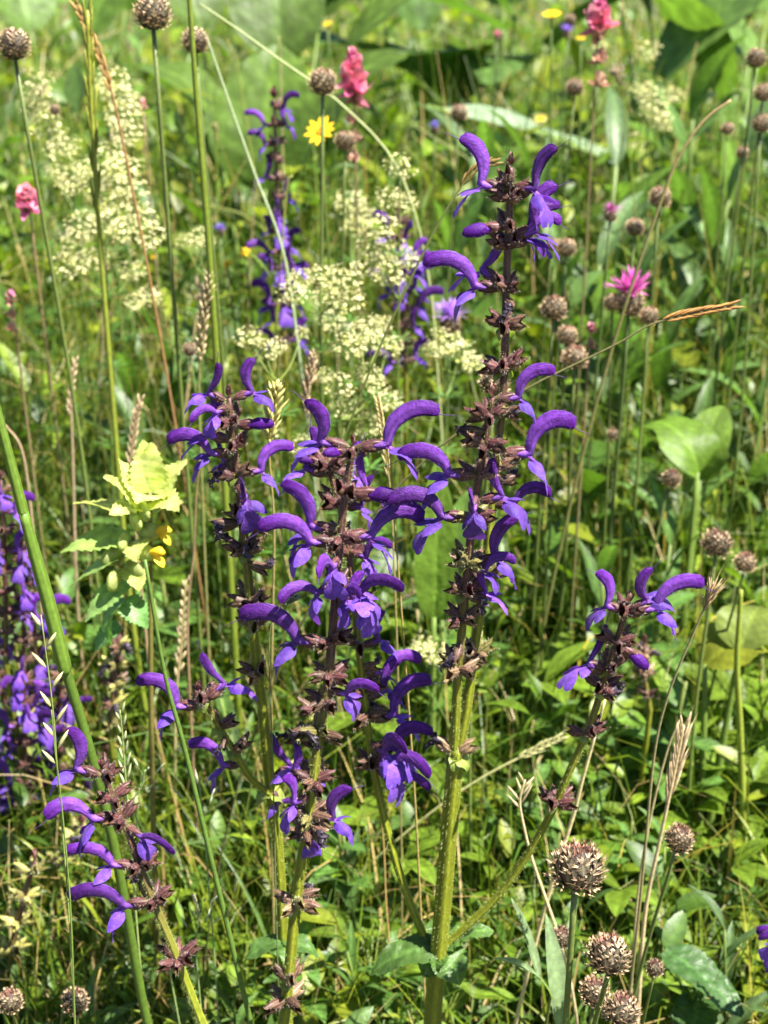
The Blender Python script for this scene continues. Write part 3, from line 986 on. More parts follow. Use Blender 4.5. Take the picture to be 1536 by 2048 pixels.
def auto_sage(x0, y0, x1, y1, Y, label, s=1.0, density=1.0, cal=('maroon', 'brown'), fl=.5, group=GRP, step=52, whorl_n=5, wl=.12, lean=0.0):
    """a sage spike seen farther off: axis from the lower to the upper pixel, whorls in between"""
    g_ = P(x0, y0, Y)
    root = thing('meadow_sage', (g_.x + lean, Y + .02, 0), label, 'sage', group)
    sp = Spike([(x0, y0), ((x0 + x1) / 2 + random.uniform(-4, 4), (y0 + y1) / 2), (x1, y1)], Y)
    f = .66 / Y * 1.03
    sage_stem(root, sp, 17 * f * s, 9 * f * s, y0 - 40, False, True, n=12)
    tip(root, sp, f * s * Y / .66 / 1.03)
    py = y1 + 26 * f
    k = 0
    while py < y0 - 10:
        fl_n = 0
        tk = []
        for a in (random.uniform(-25, 25), random.uniform(155, 205), random.uniform(240, 300)):
            if random.random() < fl * (1.0 if k else .5):
                kd = random.choice(['sickle', 'upright', 'low', 'sickle'])
                loc, px = sp.at(py)
                flower(root, loc, a, random.uniform(-8, 18), kd, pxs(px, py, Y) * f * s * random.uniform(.7, .95), style=False)
                tk.append(a)
        whorl(root, sp, py, whorl_n, list(cal), tk, s=f * s * .9, wilt=wl, bract=False)
        py += step * f * s
        k += 1
    return root


G2 = 'meadow sage spikes behind the main clump'
auto_sage(570, 700, 548, 200, 1.22, 'tall distant violet sage spike with bare brown tip beside the yellow ray flower', .92, fl=.58, group=G2, step=70)
auto_sage(812, 760, 800, 430, 1.12, 'violet sage spike half hidden by the cream bedstraw', .95, fl=.65, group=G2, step=60)
for i, (x0, y0, x1, y1, Y) in enumerate(((12, 1330, 2, 960, .86), (52, 1640, 48, 1100, .86), (108, 1640, 122, 1330, .9), (14, 1640, 6, 1360, .9), (75, 1400, 62, 1180, .92), (208, 1640, 203, 1490, .92))):
    auto_sage(x0, y0, x1, y1, Y, 'violet sage spike in the soft clump behind the thick grass stalk', .78, fl=.42, group='sage spikes clumped behind the thick grass stalk', step=66)
auto_sage(1612, 1990, 1610, 1810, .64, 'short sage spike with one dark violet flower by the brown-green cut stem', .9, fl=.9, group=G2)
G3 = 'sage spikes gone to seed'
auto_sage(1400, 1900, 1392, 1480, .98, 'faded sage spike with rusty and yellow seed calyces among clover', .95, cal=('brown', 'yellow', 'olive'), fl=0, group=G3, wl=.05, step=100)
auto_sage(222, 1480, 238, 1270, .85, 'faded sage spike with yellowing seed calyces near the yellow rattle', .9, cal=('yellow', 'brown', 'olive'), fl=.05, group=G3, wl=.1, step=55)
auto_sage(95, 1760, 165, 1650, .80, 'faded sage shoot with pale yellow calyces under the violet clump', .95, cal=('yellow', 'olive', 'yellow'), fl=0, group=G3, wl=.03, step=58, lean=-.03)
auto_sage(10, 1960, 70, 1720, .74, 'faded sage shoot with pale yellow calyces low over the grass', .9, cal=('yellow', 'yellow', 'olive'), fl=0, group=G3, wl=.03, step=62, lean=-.02)
auto_sage(1300, 1420, 1288, 1290, .86, 'small faded sage shoot behind the branching spike', .8, cal=('dry', 'brown'), fl=0, group=G3, step=60)
# ------------------------------------------------------------------ knapweed seed heads (unit radius, stem end at -Z)
TAN = np.array([.62, .44, .28])


def bract_scale(seed, fr=8):
    """one scale: dark shield with a pale fringe; base at the origin, lies along +X, outward is +Z"""
    r = np.random.default_rng(seed)
    mb = MB()
    V, q, C = leaf(.46, .34, 4, 1, .95, .6, -.35, -.15, 0, lift=.30, col=(.055, .036, .03), rib=1.9, seed=seed)
    C.reshape(5, 3, 3)[:, 1] = np.array([.14, .13, .075]) * r.uniform(.7, 1.2)
    mb.add(V, q, None, C)
    e = V.reshape(5, 3, 3)
    for j in range(fr):
        a = (j / (fr - 1) - .5) * 2.6
        row = e[4 - int(abs(a) * 1.1)]
        p = row[0] if a < -.3 else (row[2] if a > .3 else row[1])
        d = np.array([math.cos(a), math.sin(a), .55 + r.uniform(-.2, .4)])
        d /= np.linalg.norm(d)
        sd_ = np.array([-math.sin(a), math.cos(a), 0]) * .03
        L = r.uniform(.18, .33)
        mid = p + d * L * .55
        en = p + d * L + np.array([0, 0, -.03])
        mb.add([p - sd_, p + sd_, mid + sd_ * .7, mid - sd_ * .7, en], [(0, 1, 2, 3)], [(3, 2, 4)], TAN * r.uniform(.75, 1.35))
    return mb


def head_layout(seed, n):
    r = np.random.default_rng(seed)
    out = []
    for i in range(n):
        f = (i + .5) / n
        z = -.86 + 1.62 * f
        az = i * 137.508 + r.uniform(-8, 8)
        lat = math.degrees(math.asin(max(-1, min(1, z))))
        d = Vector((math.cos(R(az)) * math.cos(R(lat)), math.sin(R(az)) * math.cos(R(lat)), z))
        up = (Vector((0, 0, 1)) - d * d.z).normalized()
        side = d.cross(up)
        M = Matrix((up, side * -1, d)).transposed().to_4x4()
        M.translation = d * .80 - up * .20
        out.append(M @ Matrix.Rotation(R(r.uniform(-12, 12)), 4, 'Z') @ Matrix.Scale(r.uniform(.9, 1.12), 4))
    return out


def head_core(seed, tuft=True, tuft_col=(.30, .15, .11)):
    r = np.random.default_rng(seed)
    mb = MB()
    a = np.linspace(-math.pi / 2, math.pi / 2, 9)
    tube(mb, np.stack([0 * a, 0 * a, np.sin(a) * .78], -1), np.maximum(np.cos(a) * .78, .12), 12, (.05, .035, .025), hint=(1, 0, 0))
    if tuft:
        k = 90
        az = r.uniform(0, 6.28, k)
        rr = np.sqrt(r.uniform(0, 1, k)) * .5
        p = np.stack([np.cos(az) * rr, np.sin(az) * rr, np.sqrt(np.maximum(.86 ** 2 - rr ** 2, 0)) - .05], -1)
        hairs(mb, p, norm(p * [1, 1, .9]), .26, .075, np.repeat(np.array(tuft_col) * r.uniform(.6, 1.5, (k, 1)), 3, 0), .3)
    return mb


SC = [bract_scale(i) for i in range(5)]
SCM = [b.mesh('bract', M_HEAD, False) for b in SC]
CORE = [head_core(i).mesh('seed_head', M_HEAD) for i in range(3)]
HEADJ = []
for i in range(4):
    mb = head_core(10 + i)
    for k, M in enumerate(head_layout(10 + i, 54)):
        b = SC[k % 5]
        for V, C in zip(b.V, b.C):
            pass
        Vx = xf(np.concatenate(b.V), M)
        mb.add(Vx, np.concatenate(b.Q), np.concatenate(b.T), np.concatenate(b.C))
    HEADJ.append(mb.mesh('seed_head', M_HEAD, False))


def curve_stem(root, top, foot, w0, w1, col, name='stem', bow=.0, n=12, mat=None, ripple=.06, colt=None):
    top, foot = np.array(top), np.array(foot)
    mid = (top + foot) / 2 + np.array([bow, random.uniform(-.01, .01), .02])
    pts = spline([foot, mid, top], n)
    mb = MB()
    c = np.array(col)
    if colt is not None:
        f = np.linspace(0, 1, n)[:, None]
        c = np.array(col) * (1 - f) + np.array(colt) * f
    tube(mb, pts - np.array(root.location), np.linspace(w0, w1, n), 7, c, ripple, 4)
    return part(name, mb.mesh(name, mat or M_STEM), root)


KG = 'knapweed seed heads in the meadow'


def knapweed(px, py, Y, r, label, foot_px=None, detail=False, tilt=(0, 0), group=KG, hang=False):
    c = P(px, py, Y)
    s = pxs(px, py, Y)
    rad = r * s
    fx = c.x + ((foot_px or 0) * s)
    fy = Y + random.uniform(0, .05)
    t = thing('knapweed', (fx, fy, 0), label, 'knapweed', group)
    Mh = Matrix.Translation(c) @ Matrix.Rotation(R(tilt[0]), 4, 'Y') @ Matrix.Rotation(R(tilt[1]), 4, 'X') @ Matrix.Rotation(random.uniform(0, 6), 4, 'Z') @ Matrix.Scale(rad, 4) @ Matrix.Diagonal((1, 1, 1.03, 1))
    low = Mh @ Vector((0, 0, -.8))
    curve_stem(t, low, (fx, fy, -.004), .0009 + rad * .05, rad * .125, (.12, .17, .03), bow=random.uniform(-.008, .008), colt=(.11, .14, .035))
    if detail:
        h = part('seed_head', CORE[random.randrange(3)], t, rel(t, Mh))
        for k, M in enumerate(head_layout(int(px), 62)):
            part('bract', SCM[k % 5], h, M)
    else:
        part('seed_head', random.choice(HEADJ), t, rel(t, Mh))
    return t


knapweed(1155, 1738, .56, 54, 'largest tan knapweed seed head, tall on a thick dark green stem', 10, True, (4, -8))
knapweed(1217, 1912, .55, 43, 'round dark knapweed seed head with curled white fringes on paired stems', -50, True, (-3, -12))
knapweed(1243, 2022, .54, 36, 'low dark knapweed seed head pressed under the fringed one', -20, True, (6, -10))
knapweed(1190, 1985, .57, 30, 'shaded knapweed seed head tucked behind the paired stems', 10, True)
knapweed(1358, 1678, .62, 29, 'small dark knapweed head on a long slanting stem by dry stalks', -70, True, (8, 0))
knapweed(1123, 1876, .60, 22, 'little tan knapweed bud on a pale grey stem', -10, False)
knapweed(1310, 1936, .59, 18, 'tiny pink-tan knapweed bud above pale toothed leaves', -30, False)
knapweed(20, 2002, .60, 25, 'knapweed seed head low at the foot of the faded sage', 5, False)
knapweed(150, 2003, .60, 27, 'pale fringed knapweed seed head low beneath the leaning sage', 0, False)
knapweed(1434, 1088, .86, 30, 'round brown knapweed head above a limp yellowing leaf', 25, False)
knapweed(1490, 1126, .88, 22, 'smaller brown knapweed head paired with the rounder one', -15, False)
knapweed(1343, 957, .98, 19, 'pale-bellied knapweed head on a slanting light stem', -75, False, (14, 20))
knapweed(28, 92, .92, 33, 'big rosy-tipped knapweed head on a long grey-green stalk', 60, False)
knapweed(305, 28, .92, 38, 'big brown knapweed head on a straight dark stalk beside the bowed grass', 10, False)
knapweed(390, 84, 1.0, 27, 'brown knapweed head crossed by a tall grass stem', 5, False)
knapweed(645, 166, 1.05, 29, 'brown knapweed head just above the yellow ray flower', -10, False)
knapweed(690, 283, 1.15, 21, 'small knapweed head beside the yellow ray flower', -40, False)
knapweed(990, 765, .80, 30, 'knapweed head hidden behind the tallest sage stem', 0, False)
for x, y, Y, r, lab in ((918, 227, 1.35, 19, 'small brown knapweed head near the small blue flower in distant grass'), (1150, 176, 1.4, 19, 'small dark knapweed head beside the withered part of the bright sainfoin'),
                        (1512, 118, 1.15, 22, 'topmost of three dark knapweed heads beside the large ribbed leaves'), (1526, 187, 1.15, 20, 'middle of three dark knapweed heads beside the large ribbed leaves'), (1523, 248, 1.15, 21, 'lowest of three dark knapweed heads beside the large ribbed leaves'),
                        (1455, 258, 1.2, 14, 'tiny knapweed bud just under the large ribbed leaves'), (1485, 306, 1.2, 14, 'tiny knapweed bud slightly below its twin by the ribbed leaves'), (1320, 396, 1.1, 24, 'brown knapweed head at the foot of the dry brown curved stalk'),
                        (1133, 497, 1.12, 21, 'tan knapweed head level with the upper whorls of the tallest sage'), (1104, 490, 1.15, 15, 'small tan knapweed head half behind its larger neighbour'), (1108, 618, 1.0, 28, 'round brown knapweed head alone below the tan pair'),
                        (1135, 672, 1.0, 22, 'upper head of a touching brown knapweed pair by the faded sainfoin'), (1150, 716, .99, 27, 'lower and larger head of a touching brown knapweed pair'), (1270, 456, 1.12, 20, 'dim knapweed head below the one with last pink florets'),
                        (1226, 606, 1.0, 20, 'dark knapweed head beside the magenta flower, clear of the arching spike'), (1298, 632, .98, 20, 'dark knapweed head touched by the arching rusty grass spike'), (1225, 868, 1.0, 12, 'tiny dry knapweed bud standing alone before the green leaves'),
                        (110, 220, 1.2, 12, 'tiny dark bud beside the blurred bedstraw plume'), (380, 700, 1.0, 16, 'small pinkish knapweed head under the fluffy beige grass plume'), (1140, 40, 1.6, 12, 'tiny knapweed bud beside the mauve flower')):
    knapweed(x, y, Y, r * .95, lab, random.uniform(-25, 25))


def fringe_flower(px, py, Y, r, col, label, name='knapweed_flower', n=72, group=None):
    c = P(px, py, Y)
    s = pxs(px, py, Y)
    t = thing(name, (c.x - 10 * s, Y + .02, 0), label, 'flower', group)
    curve_stem(t, c - Vector((0, 0, r * s * .9)), (c.x - 10 * s, Y + .02, -.004), .0013, .0012, (.08, .12, .03))
    part('seed_head', HEADJ[0], t, rel(t, Matrix.Translation(c - Vector((0, 0, r * s * .55))) @ Matrix.Scale(r * s * .5, 4)))
    mb = MB()
    rr = np.random.default_rng(int(px))
    for k in range(n):
        V, q, C = leaf(rr.uniform(.6, 1.05), .09, 4, 1, .9, .5, .4, rr.uniform(-.3, 1.0), 0, lift=.2, col=np.array(col) * rr.uniform(.7, 1.25), rib=.9, seed=k)
        mb.add(xf(V, orient((0, 0, 0), k * 137.5, rr.uniform(5, 70), 0)), q, None, C)
    part('florets', mb.mesh('florets', M_BRIGHT), t, rel(t, Matrix.Translation(c - Vector((0, 0, r * s * .25))) @ Matrix.Scale(r * s, 4)), 'stuff')


fringe_flower(1262, 575, 1.0, 62, (.62, .11, .45), 'magenta knapweed flower with shaggy ray florets between seed heads')
fringe_flower(1222, 418, 1.1, 27, (.45, .12, .35), 'knapweed head with a last few pink florets')
fringe_flower(900, 625, 1.12, 46, (.45, .22, .75), 'pale lilac flower behind the tall grass arc')
fringe_flower(1135, 57, 1.7, 20, (.38, .22, .75), 'small mauve flower near the pink sainfoin')
fringe_flower(870, 250, 1.6, 17, (.26, .22, .70), 'small blue flower in the distant grass')
fringe_flower(440, 455, 1.35, 17, (.26, .16, .60), 'small violet flower deep in the grass behind the sage')
fringe_flower(995, 68, 1.8, 13, (.75, .24, .36), 'tiny pink flower head in the distant grass')


# ------------------------------------------------------------------ bedstraw: clouds of tiny four-petalled cream flowers
def cluster_mesh(seed, n=105):
    r = np.random.default_rng(seed)
    mb = MB()
    for k in range(n):
        d = norm(r.normal(0, 1, 3))
        p = d * r.uniform(.25, 1.0) ** .5 * [1, 1, .75]
        e = p * r.uniform(.3, .6) + [0, 0, -.35]
        sdv = norm(np.cross(p - e, r.normal(0, 1, 3))) * .012
        mb.add([e - sdv, e + sdv, p], None, [(0, 1, 2)], (.14, .19, .04))
        nrm_ = norm(d * .6 + [0, -.1, .9] + r.normal(0, .35, 3))
        a = norm(np.cross(nrm_, r.normal(0, 1, 3)))
        b = np.cross(nrm_, a)
        s = r.uniform(.085, .13)
        c = np.array([.80, .75, .40]) * r.uniform(.8, 1.1) if r.uniform() > .18 else np.array([.55, .55, .16])
        for j in range(4):
            th = j * math.pi / 2
            u = a * math.cos(th) + b * math.sin(th)
            v = -a * math.sin(th) + b * math.cos(th)
            mb.add([p, p + u * s * .55 + v * s * .32, p + u * s + nrm_ * s * .2, p + u * s * .55 - v * s * .32], [(0, 1, 2, 3)], None, c)
    return mb.mesh('flower_cluster', M_CREAM, False)


CL = [cluster_mesh(i) for i in range(5)]
whorl_leaf = MB()
for j in range(7):
    V, q, C = leaf(1.0, .17, 4, 1, .95, .6, .2, .3, 0, col=(.07, .15, .03), seed=j)
    whorl_leaf.add(xf(V, orient((0, 0, 0), j * 360 / 7, 20)), q, None, C)
WHL = whorl_leaf.mesh('leaf_whorl', M_LEAF)


def bedstraw(clusters, Y, foot_px, label, group='cream bedstraw plants'):
    cs = [(P(x, y, Y + random.uniform(-.04, .04)), r * pxs(x, y, Y)) for x, y, r in clusters]
    top = max(cs, key=lambda c: c[0].z)[0]
    f = P(foot_px, 1000, Y)
    t = thing('bedstraw', (f.x, Y, 0), label, 'bedstraw', group)
    foot = np.array((f.x, Y, -.004))
    pts = spline([foot, foot * .45 + np.array(top) * .55 + [0, 0, .02], np.array(top)], 14)
    mb = MB()
    tube(mb, pts - np.array(t.location), np.linspace(.0013, .0006, 14), 5, (.12, .17, .03))
    part('stem', mb.mesh('stem', M_STEM), t)
    for k in range(3, 13, 2):
        part('leaf_whorl', WHL, t, rel(t, Matrix.Translation(pts[k]) @ Matrix.Rotation(k, 4, 'Z') @ Matrix.Scale(.017, 4)))
    for c, r in cs:
        c = np.array(c)
        i = int(np.clip(np.searchsorted(pts[:, 2], c[2] - .035), 1, 13))
        bm = MB()
        b0 = pts[i]
        tube(bm, spline([b0, (b0 + c) / 2 + [0, 0, -.006], c], 6) - np.array(t.location), np.linspace(.0007, .0004, 6), 4, (.13, .18, .03))
        br = part('branch', bm.mesh('branch', M_STEM), t)
        part('flower_cluster', random.choice(CL), br, rel(t, Matrix.Translation(c) @ Matrix.Rotation(random.uniform(0, 6), 4, 'Z') @ Matrix.Scale(r * 1.42, 4)))


bedstraw([(800, 332, 27), (778, 396, 26), (812, 402, 22), (765, 450, 26), (745, 490, 27), (795, 505, 28), (735, 530, 28), (780, 545, 25), (820, 520, 18)], 1.06, 790, 'tall cream bedstraw plume standing before the half hidden sage')
bedstraw([(698, 400, 26), (722, 430, 28), (705, 455, 20)], 1.3, 715, 'pale blurred bedstraw tuft behind the tall plume')
bedstraw([(690, 555, 28), (655, 590, 27), (600, 560, 24), (585, 585, 24), (640, 545, 20), (665, 640, 24), (700, 600, 26)], 1.0, 650, 'spreading cream bedstraw in front of the distant sage foot')
bedstraw([(740, 655, 26), (700, 690, 25), (775, 690, 24), (720, 670, 28), (765, 645, 18), (735, 745, 20)], .98, 735, 'dense cream bedstraw cushion over the arched violet hood')
bedstraw([(500, 675, 24), (530, 700, 22), (555, 690, 16), (605, 665, 14)], .97, 560, 'small airy bedstraw sprig above the side spike')
bedstraw([(680, 770, 24), (755, 770, 22), (690, 815, 24), (735, 850, 24), (780, 800, 20), (650, 750, 16), (600, 890, 22), (545, 860, 18)], .95, 700, 'low cream bedstraw between the two dense violet spikes')
bedstraw([(70, 160, 26), (80, 195, 26), (95, 250, 28), (120, 300, 24), (60, 215, 20), (110, 340, 20)], 1.25, 90, 'blurred cream bedstraw plume beside the grey-green knapweed stalk')
bedstraw([(225, 160, 30), (240, 190, 28), (245, 230, 30), (255, 270, 26), (265, 205, 20)], 1.2, 240, 'cream bedstraw column beside the yellow-green grass stem')
bedstraw([(215, 320, 32), (250, 335, 30), (180, 360, 28), (165, 335, 24), (260, 375, 30), (225, 400, 28), (135, 290, 22), (140, 370, 24)], 1.15, 210, 'broad cream bedstraw cloud between the grass stems')
bedstraw([(170, 450, 32), (210, 440, 28), (150, 490, 32), (190, 520, 28), (240, 460, 24), (280, 430, 28), (300, 470, 26), (265, 540, 22), (140, 530, 26)], 1.1, 200, 'lower cream bedstraw cloud around the grass stems')
bedstraw([(395, 472, 20), (370, 480, 16), (415, 480, 14), (300, 590, 20), (270, 600, 20)], 1.1, 350, 'sparse bedstraw sprig behind the feathery grass head')
bedstraw([(890, 680, 26), (920, 700, 26), (945, 725, 20), (870, 700, 18)], 1.08, 900, 'bedstraw sprig beside the tallest sage stem')
bedstraw([(890, 1208, 18), (850, 1285, 20), (880, 1310, 22), (835, 1300, 16), (905, 1215, 12)], .93, 860, 'low white bedstraw sprig between the two sage plants')
bedstraw([(1492, 1500, 18), (1522, 1525, 18), (1505, 1585, 20), (1530, 1600, 16)], .95, 1505, 'low white bedstraw beside the faded sage')
bedstraw([(1295, 100, 22), (1285, 180, 22), (1310, 215, 24), (1345, 190, 18), (1320, 240, 20)], 1.6, 1300, 'distant cream bedstraw below the broad leaves')
bedstraw([(1270, 280, 18), (1340, 250, 16), (1200, 90, 14), (1080, 240, 14)], 1.9, 1290, 'faint far bedstraw sprig in the tall grass')


# ------------------------------------------------------------------ sainfoin: pink pea flowers
def pea_mesh(col, seed):
    r = np.random.default_rng(seed)
    mb = MB()
    col = np.array(col)
    V, q, C = leaf(1.0, .95, 6, 2, .62, .55, -.25, -.9, .05, lift=.3, col=col, rib=.75, seed=seed)
    mb.add(xf(V, orient((0, 0, 0), 0, 25)), q, None, C)
    V, q, C = leaf(.9, .5, 6, 2, .7, .6, .9, -.5, .03, lift=0, col=col * [.95, .8, .9], seed=seed)
    mb.add(xf(V, orient((0, 0, -.12), 0, -12)), q, None, C)
    tube(mb, [(-.15, 0, -.05), (.1, 0, 0), (.3, 0, .03)], [.08, .16, .12], 6, (.22, .16, .08))
    return mb.mesh('flower', M_BRIGHT)


PEAP = [pea_mesh((.75, .24, .32), 1), pea_mesh((.78, .34, .44), 2), pea_mesh((.66, .18, .36), 3)]
PEAB = [pea_mesh((.55, .34, .24), 4), pea_mesh((.48, .30, .20), 5)]


def sainfoin(px, py_top, py_pink, py_bot, Y, r, label, lean=0):
    c = P(px, py_top, Y)
    s = pxs(px, py_top, Y)
    t = thing('sainfoin', (c.x + lean * s, Y + .02, 0), label, 'sainfoin', 'pink sainfoin flowers')
    fx = c.x + lean * s
    curve_stem(t, c, (fx, Y + .02, -.004), .0014, .0008, (.11, .15, .04), colt=(.25, .16, .09))
    y = py_top
    k = 0
    while y < py_bot:
        f = (y - py_top) / max(1, py_pink - py_top)
        pink = f < 1
        sz = r * (0.5 + .75 * min(1, f * 1.5)) if pink else r * .7
        p = P(px + lean * .1 * (y - py_top) / 200, y, Y)
        nn = 4 if pink else 3
        for j in range(nn):
            put(t, 'flower', random.choice(PEAP if pink else PEAB), p, j * 360 / nn + k * 40 + random.uniform(-15, 15), random.uniform(-35, 20) if pink else random.uniform(-20, 70), random.uniform(-20, 20), sz * s * random.uniform(.85, 1.1))
        y += r * .55 if pink else r * 1.1
        k += 1


sainfoin(1198, 8, 72, 215, 1.25, 42, 'bright pink sainfoin spike with withered beige flowers below', 10)
sainfoin(706, 105, 190, 330, 1.2, 36, 'slender pink sainfoin spike fading to beige along its stem', 20)
sainfoin(54, 378, 425, 430, 1.1, 34, 'short rose-pink sainfoin cluster among the bedstraw', 10)
sainfoin(22, 590, 585, 690, 1.05, 26, 'withered pinkish-beige sainfoin spike', 5)
sainfoin(1182, 650, 645, 700, 1.02, 26, 'faded salmon-beige sainfoin head beside the brown knapweed pair', 0)
sainfoin(285, 205, 200, 235, 1.3, 20, 'dull pink faded sainfoin head by the bedstraw column', 0)


# ------------------------------------------------------------------ yellow composites
def ray_flower(px, py, Y, r, n, label, tilt=35, disc=.28, az=250, name='yellow_ray_flower'):
    c = P(px, py, Y)
    s = pxs(px, py, Y)
    t = thing(name, (c.x, Y + .03, 0), label, 'flower', 'yellow flowers in the meadow')
    curve_stem(t, c, (c.x, Y + .03, -.004), .0014, .001, (.10, .15, .03), bow=.01)
    M = Matrix.Translation(c) @ Matrix.Rotation(R(az), 4, 'Z') @ Matrix.Rotation(R(tilt), 4, 'Y') @ Matrix.Scale(r * s, 4)
    mb = MB()
    V, q, C = leaf(1.0, .36, 5, 1, .95, .55, -.2, .15, 0, lift=.12, col=(.83, .56, .015), rib=.92, seed=1)
    mb.add(V, q, None, C)
    me = mb.mesh('petal', M_BRIGHT)
    for k in range(n):
        part('petal', me, t, rel(t, M @ Matrix.Rotation(k * 2 * math.pi / n + random.uniform(-.12, .12), 4, 'Z') @ Matrix.Scale(random.uniform(.85, 1.08), 4)))
    db = MB()
    for k in range(60):
        f = math.sqrt(k / 60) * disc
        a = k * 2.4
        p = np.array([math.cos(a) * f, math.sin(a) * f, .04])
        tube(db, [p, p + [0, 0, .08]], [.03, .022], 4, (.70, .40, .01))
    part('disc', db.mesh('disc', M_BRIGHT), t, rel(t, M))
    cb = MB()
    tube(cb, [(0, 0, -.35), (0, 0, -.2), (0, 0, 0)], [.12, .25, .27], 8, (.09, .14, .04))
    part('involucre', cb.mesh('involucre', M_STEM), t, rel(t, M))


ray_flower(640, 263, 1.12, 35, 11, 'bright yellow ray flower with spaced petals, tilted, behind the tall sage', 48, .22, 250)
ray_flower(1103, 28, 1.5, 21, 22, 'dense yellow dandelion-like flower near the pink sainfoin', 15, .5)
ray_flower(1162, 76, 1.6, 10, 12, 'tiny orange-yellow flower under the pink sainfoin', 15, .6)
ray_flower(455, 528, 1.25, 13, 8, 'small deep yellow bloom beside the distant sage foot', 40, .4)
ray_flower(490, 504, 1.25, 15, 8, 'small yellow bloom pair-mate by the distant sage foot', 30, .4)
ray_flower(655, 47, 1.7, 10, 9, 'tiny orange bloom high in the distant grass', 30, .5)
ray_flower(308, 514, 1.4, 8, 8, 'tiny yellow bloom among the bedstraw clouds', 30, .5)
ray_flower(1082, 237, 1.8, 12, 9, 'pale yellow bloom in the distant grass', 30, .5)


# ------------------------------------------------------------------ yellow rattle
def yellow_rattle():
    Y = .74
    base = P(240, 1300, Y)
    t = thing('yellow_rattle', (base.x, Y + .02, 0), 'yellow rattle with pale toothed bracts and small golden flowers behind the thick grass stalk', 'yellow rattle')
    s = pxs(260, 1050, Y) * 1.2
    curve_stem(t, P(300, 985, Y), (base.x, Y + .02, -.004), .0022, .0013, (.14, .12, .03), bow=0)
    YEL = (.46, .50, .15)

    def br(px, py, az, pi, L, W, col, dr=.5):
        b = MB()
        V, q, C = leaf(L, W, 26, 3, .55, .7, .12, dr, .04, teeth=9, tdepth=.30, lift=.2, col=col, rib=1.15, bump=.5, seed=int(px))
        b.add(V, q, None, C)
        put(t, 'bract', b.mesh('bract', M_LEAF), P(px, py, Y), az, pi, random.uniform(-25, 25), s)
    for a in ((310, 990, 20, 40, 80, 70, YEL, .2), (300, 985, 70, 72, 85, 74, YEL, .1), (312, 1000, 310, 15, 66, 66, YEL, .9), (300, 985, 110, 66, 88, 70, YEL, .1), (288, 1000, 160, 52, 80, 66, YEL, .2), (285, 1010, 200, 45, 85, 66, YEL, .4), (300, 1000, 265, 42, 66, 70, YEL, 1.3), (290, 1020, 230, 30, 75, 70, YEL, 1.1),
              (310, 1025, 340, 30, 62, 60, YEL, .5), (275, 1035, 188, 25, 110, 70, (.42, .46, .12), .7), (262, 1075, 196, 0, 120, 66, (.26, .38, .09), .7), (262, 1110, 205, -14, 115, 60, (.24, .36, .09), .6), (275, 1080, 270, 5, 60, 62, YEL, 1.2), (270, 1130, 280, -10, 55, 60, (.40, .44, .12), 1.2),
              (255, 1165, 215, -22, 100, 56, (.20, .33, .09), .9), (245, 1195, 230, -30, 92, 62, (.13, .27, .07), 1.5), (250, 1200, 320, -25, 66, 56, (.13, .27, .07), 1.2), (240, 1250, 200, -30, 70, 48, (.10, .22, .06), 1.0)):
        br(*a)
    ib = MB()
    a = np.linspace(-math.pi / 2, math.pi / 2, 9)
    tube(ib, np.stack([25 + np.sin(a) * 25, 0 * a, 0 * a], -1), np.maximum(np.cos(a), .2) * 20, 12, (.40, .45, .15), .04, 5, .5, hint=(0, 0, 1))
    cm = ib.mesh('calyx', M_LEAF)
    fb = MB()
    tube(fb, [(38, 0, 2), (52, 0, 5), (64, 0, 8), (74, 0, 4)], [6, 8, 9, 4], 8, (.78, .58, .03), hint=(0, 0, 1))
    V, q, C = leaf(30, 22, 5, 2, .7, .6, -.3, 1.2, 0, lift=-.4, col=(.80, .60, .03), seed=1)
    fb.add(xf(V, Matrix.Translation((50, 0, -2))), q, None, C)
    fm = fb.mesh('corolla', M_BRIGHT)
    for px, py, az, fl in ((275, 1035, 300, 0), (285, 1062, 340, 1), (268, 1075, 260, 0), (278, 1100, 330, 1), (258, 1105, 230, 0), (262, 1135, 320, 0), (250, 1150, 260, 0), (290, 1015, 300, 0)):
        o = put(t, 'calyx', cm, P(px - 12, py, Y), az, 5, 0, s * random.uniform(.8, 1.0))
        if fl:
            part('corolla', fm, o)


yellow_rattle()


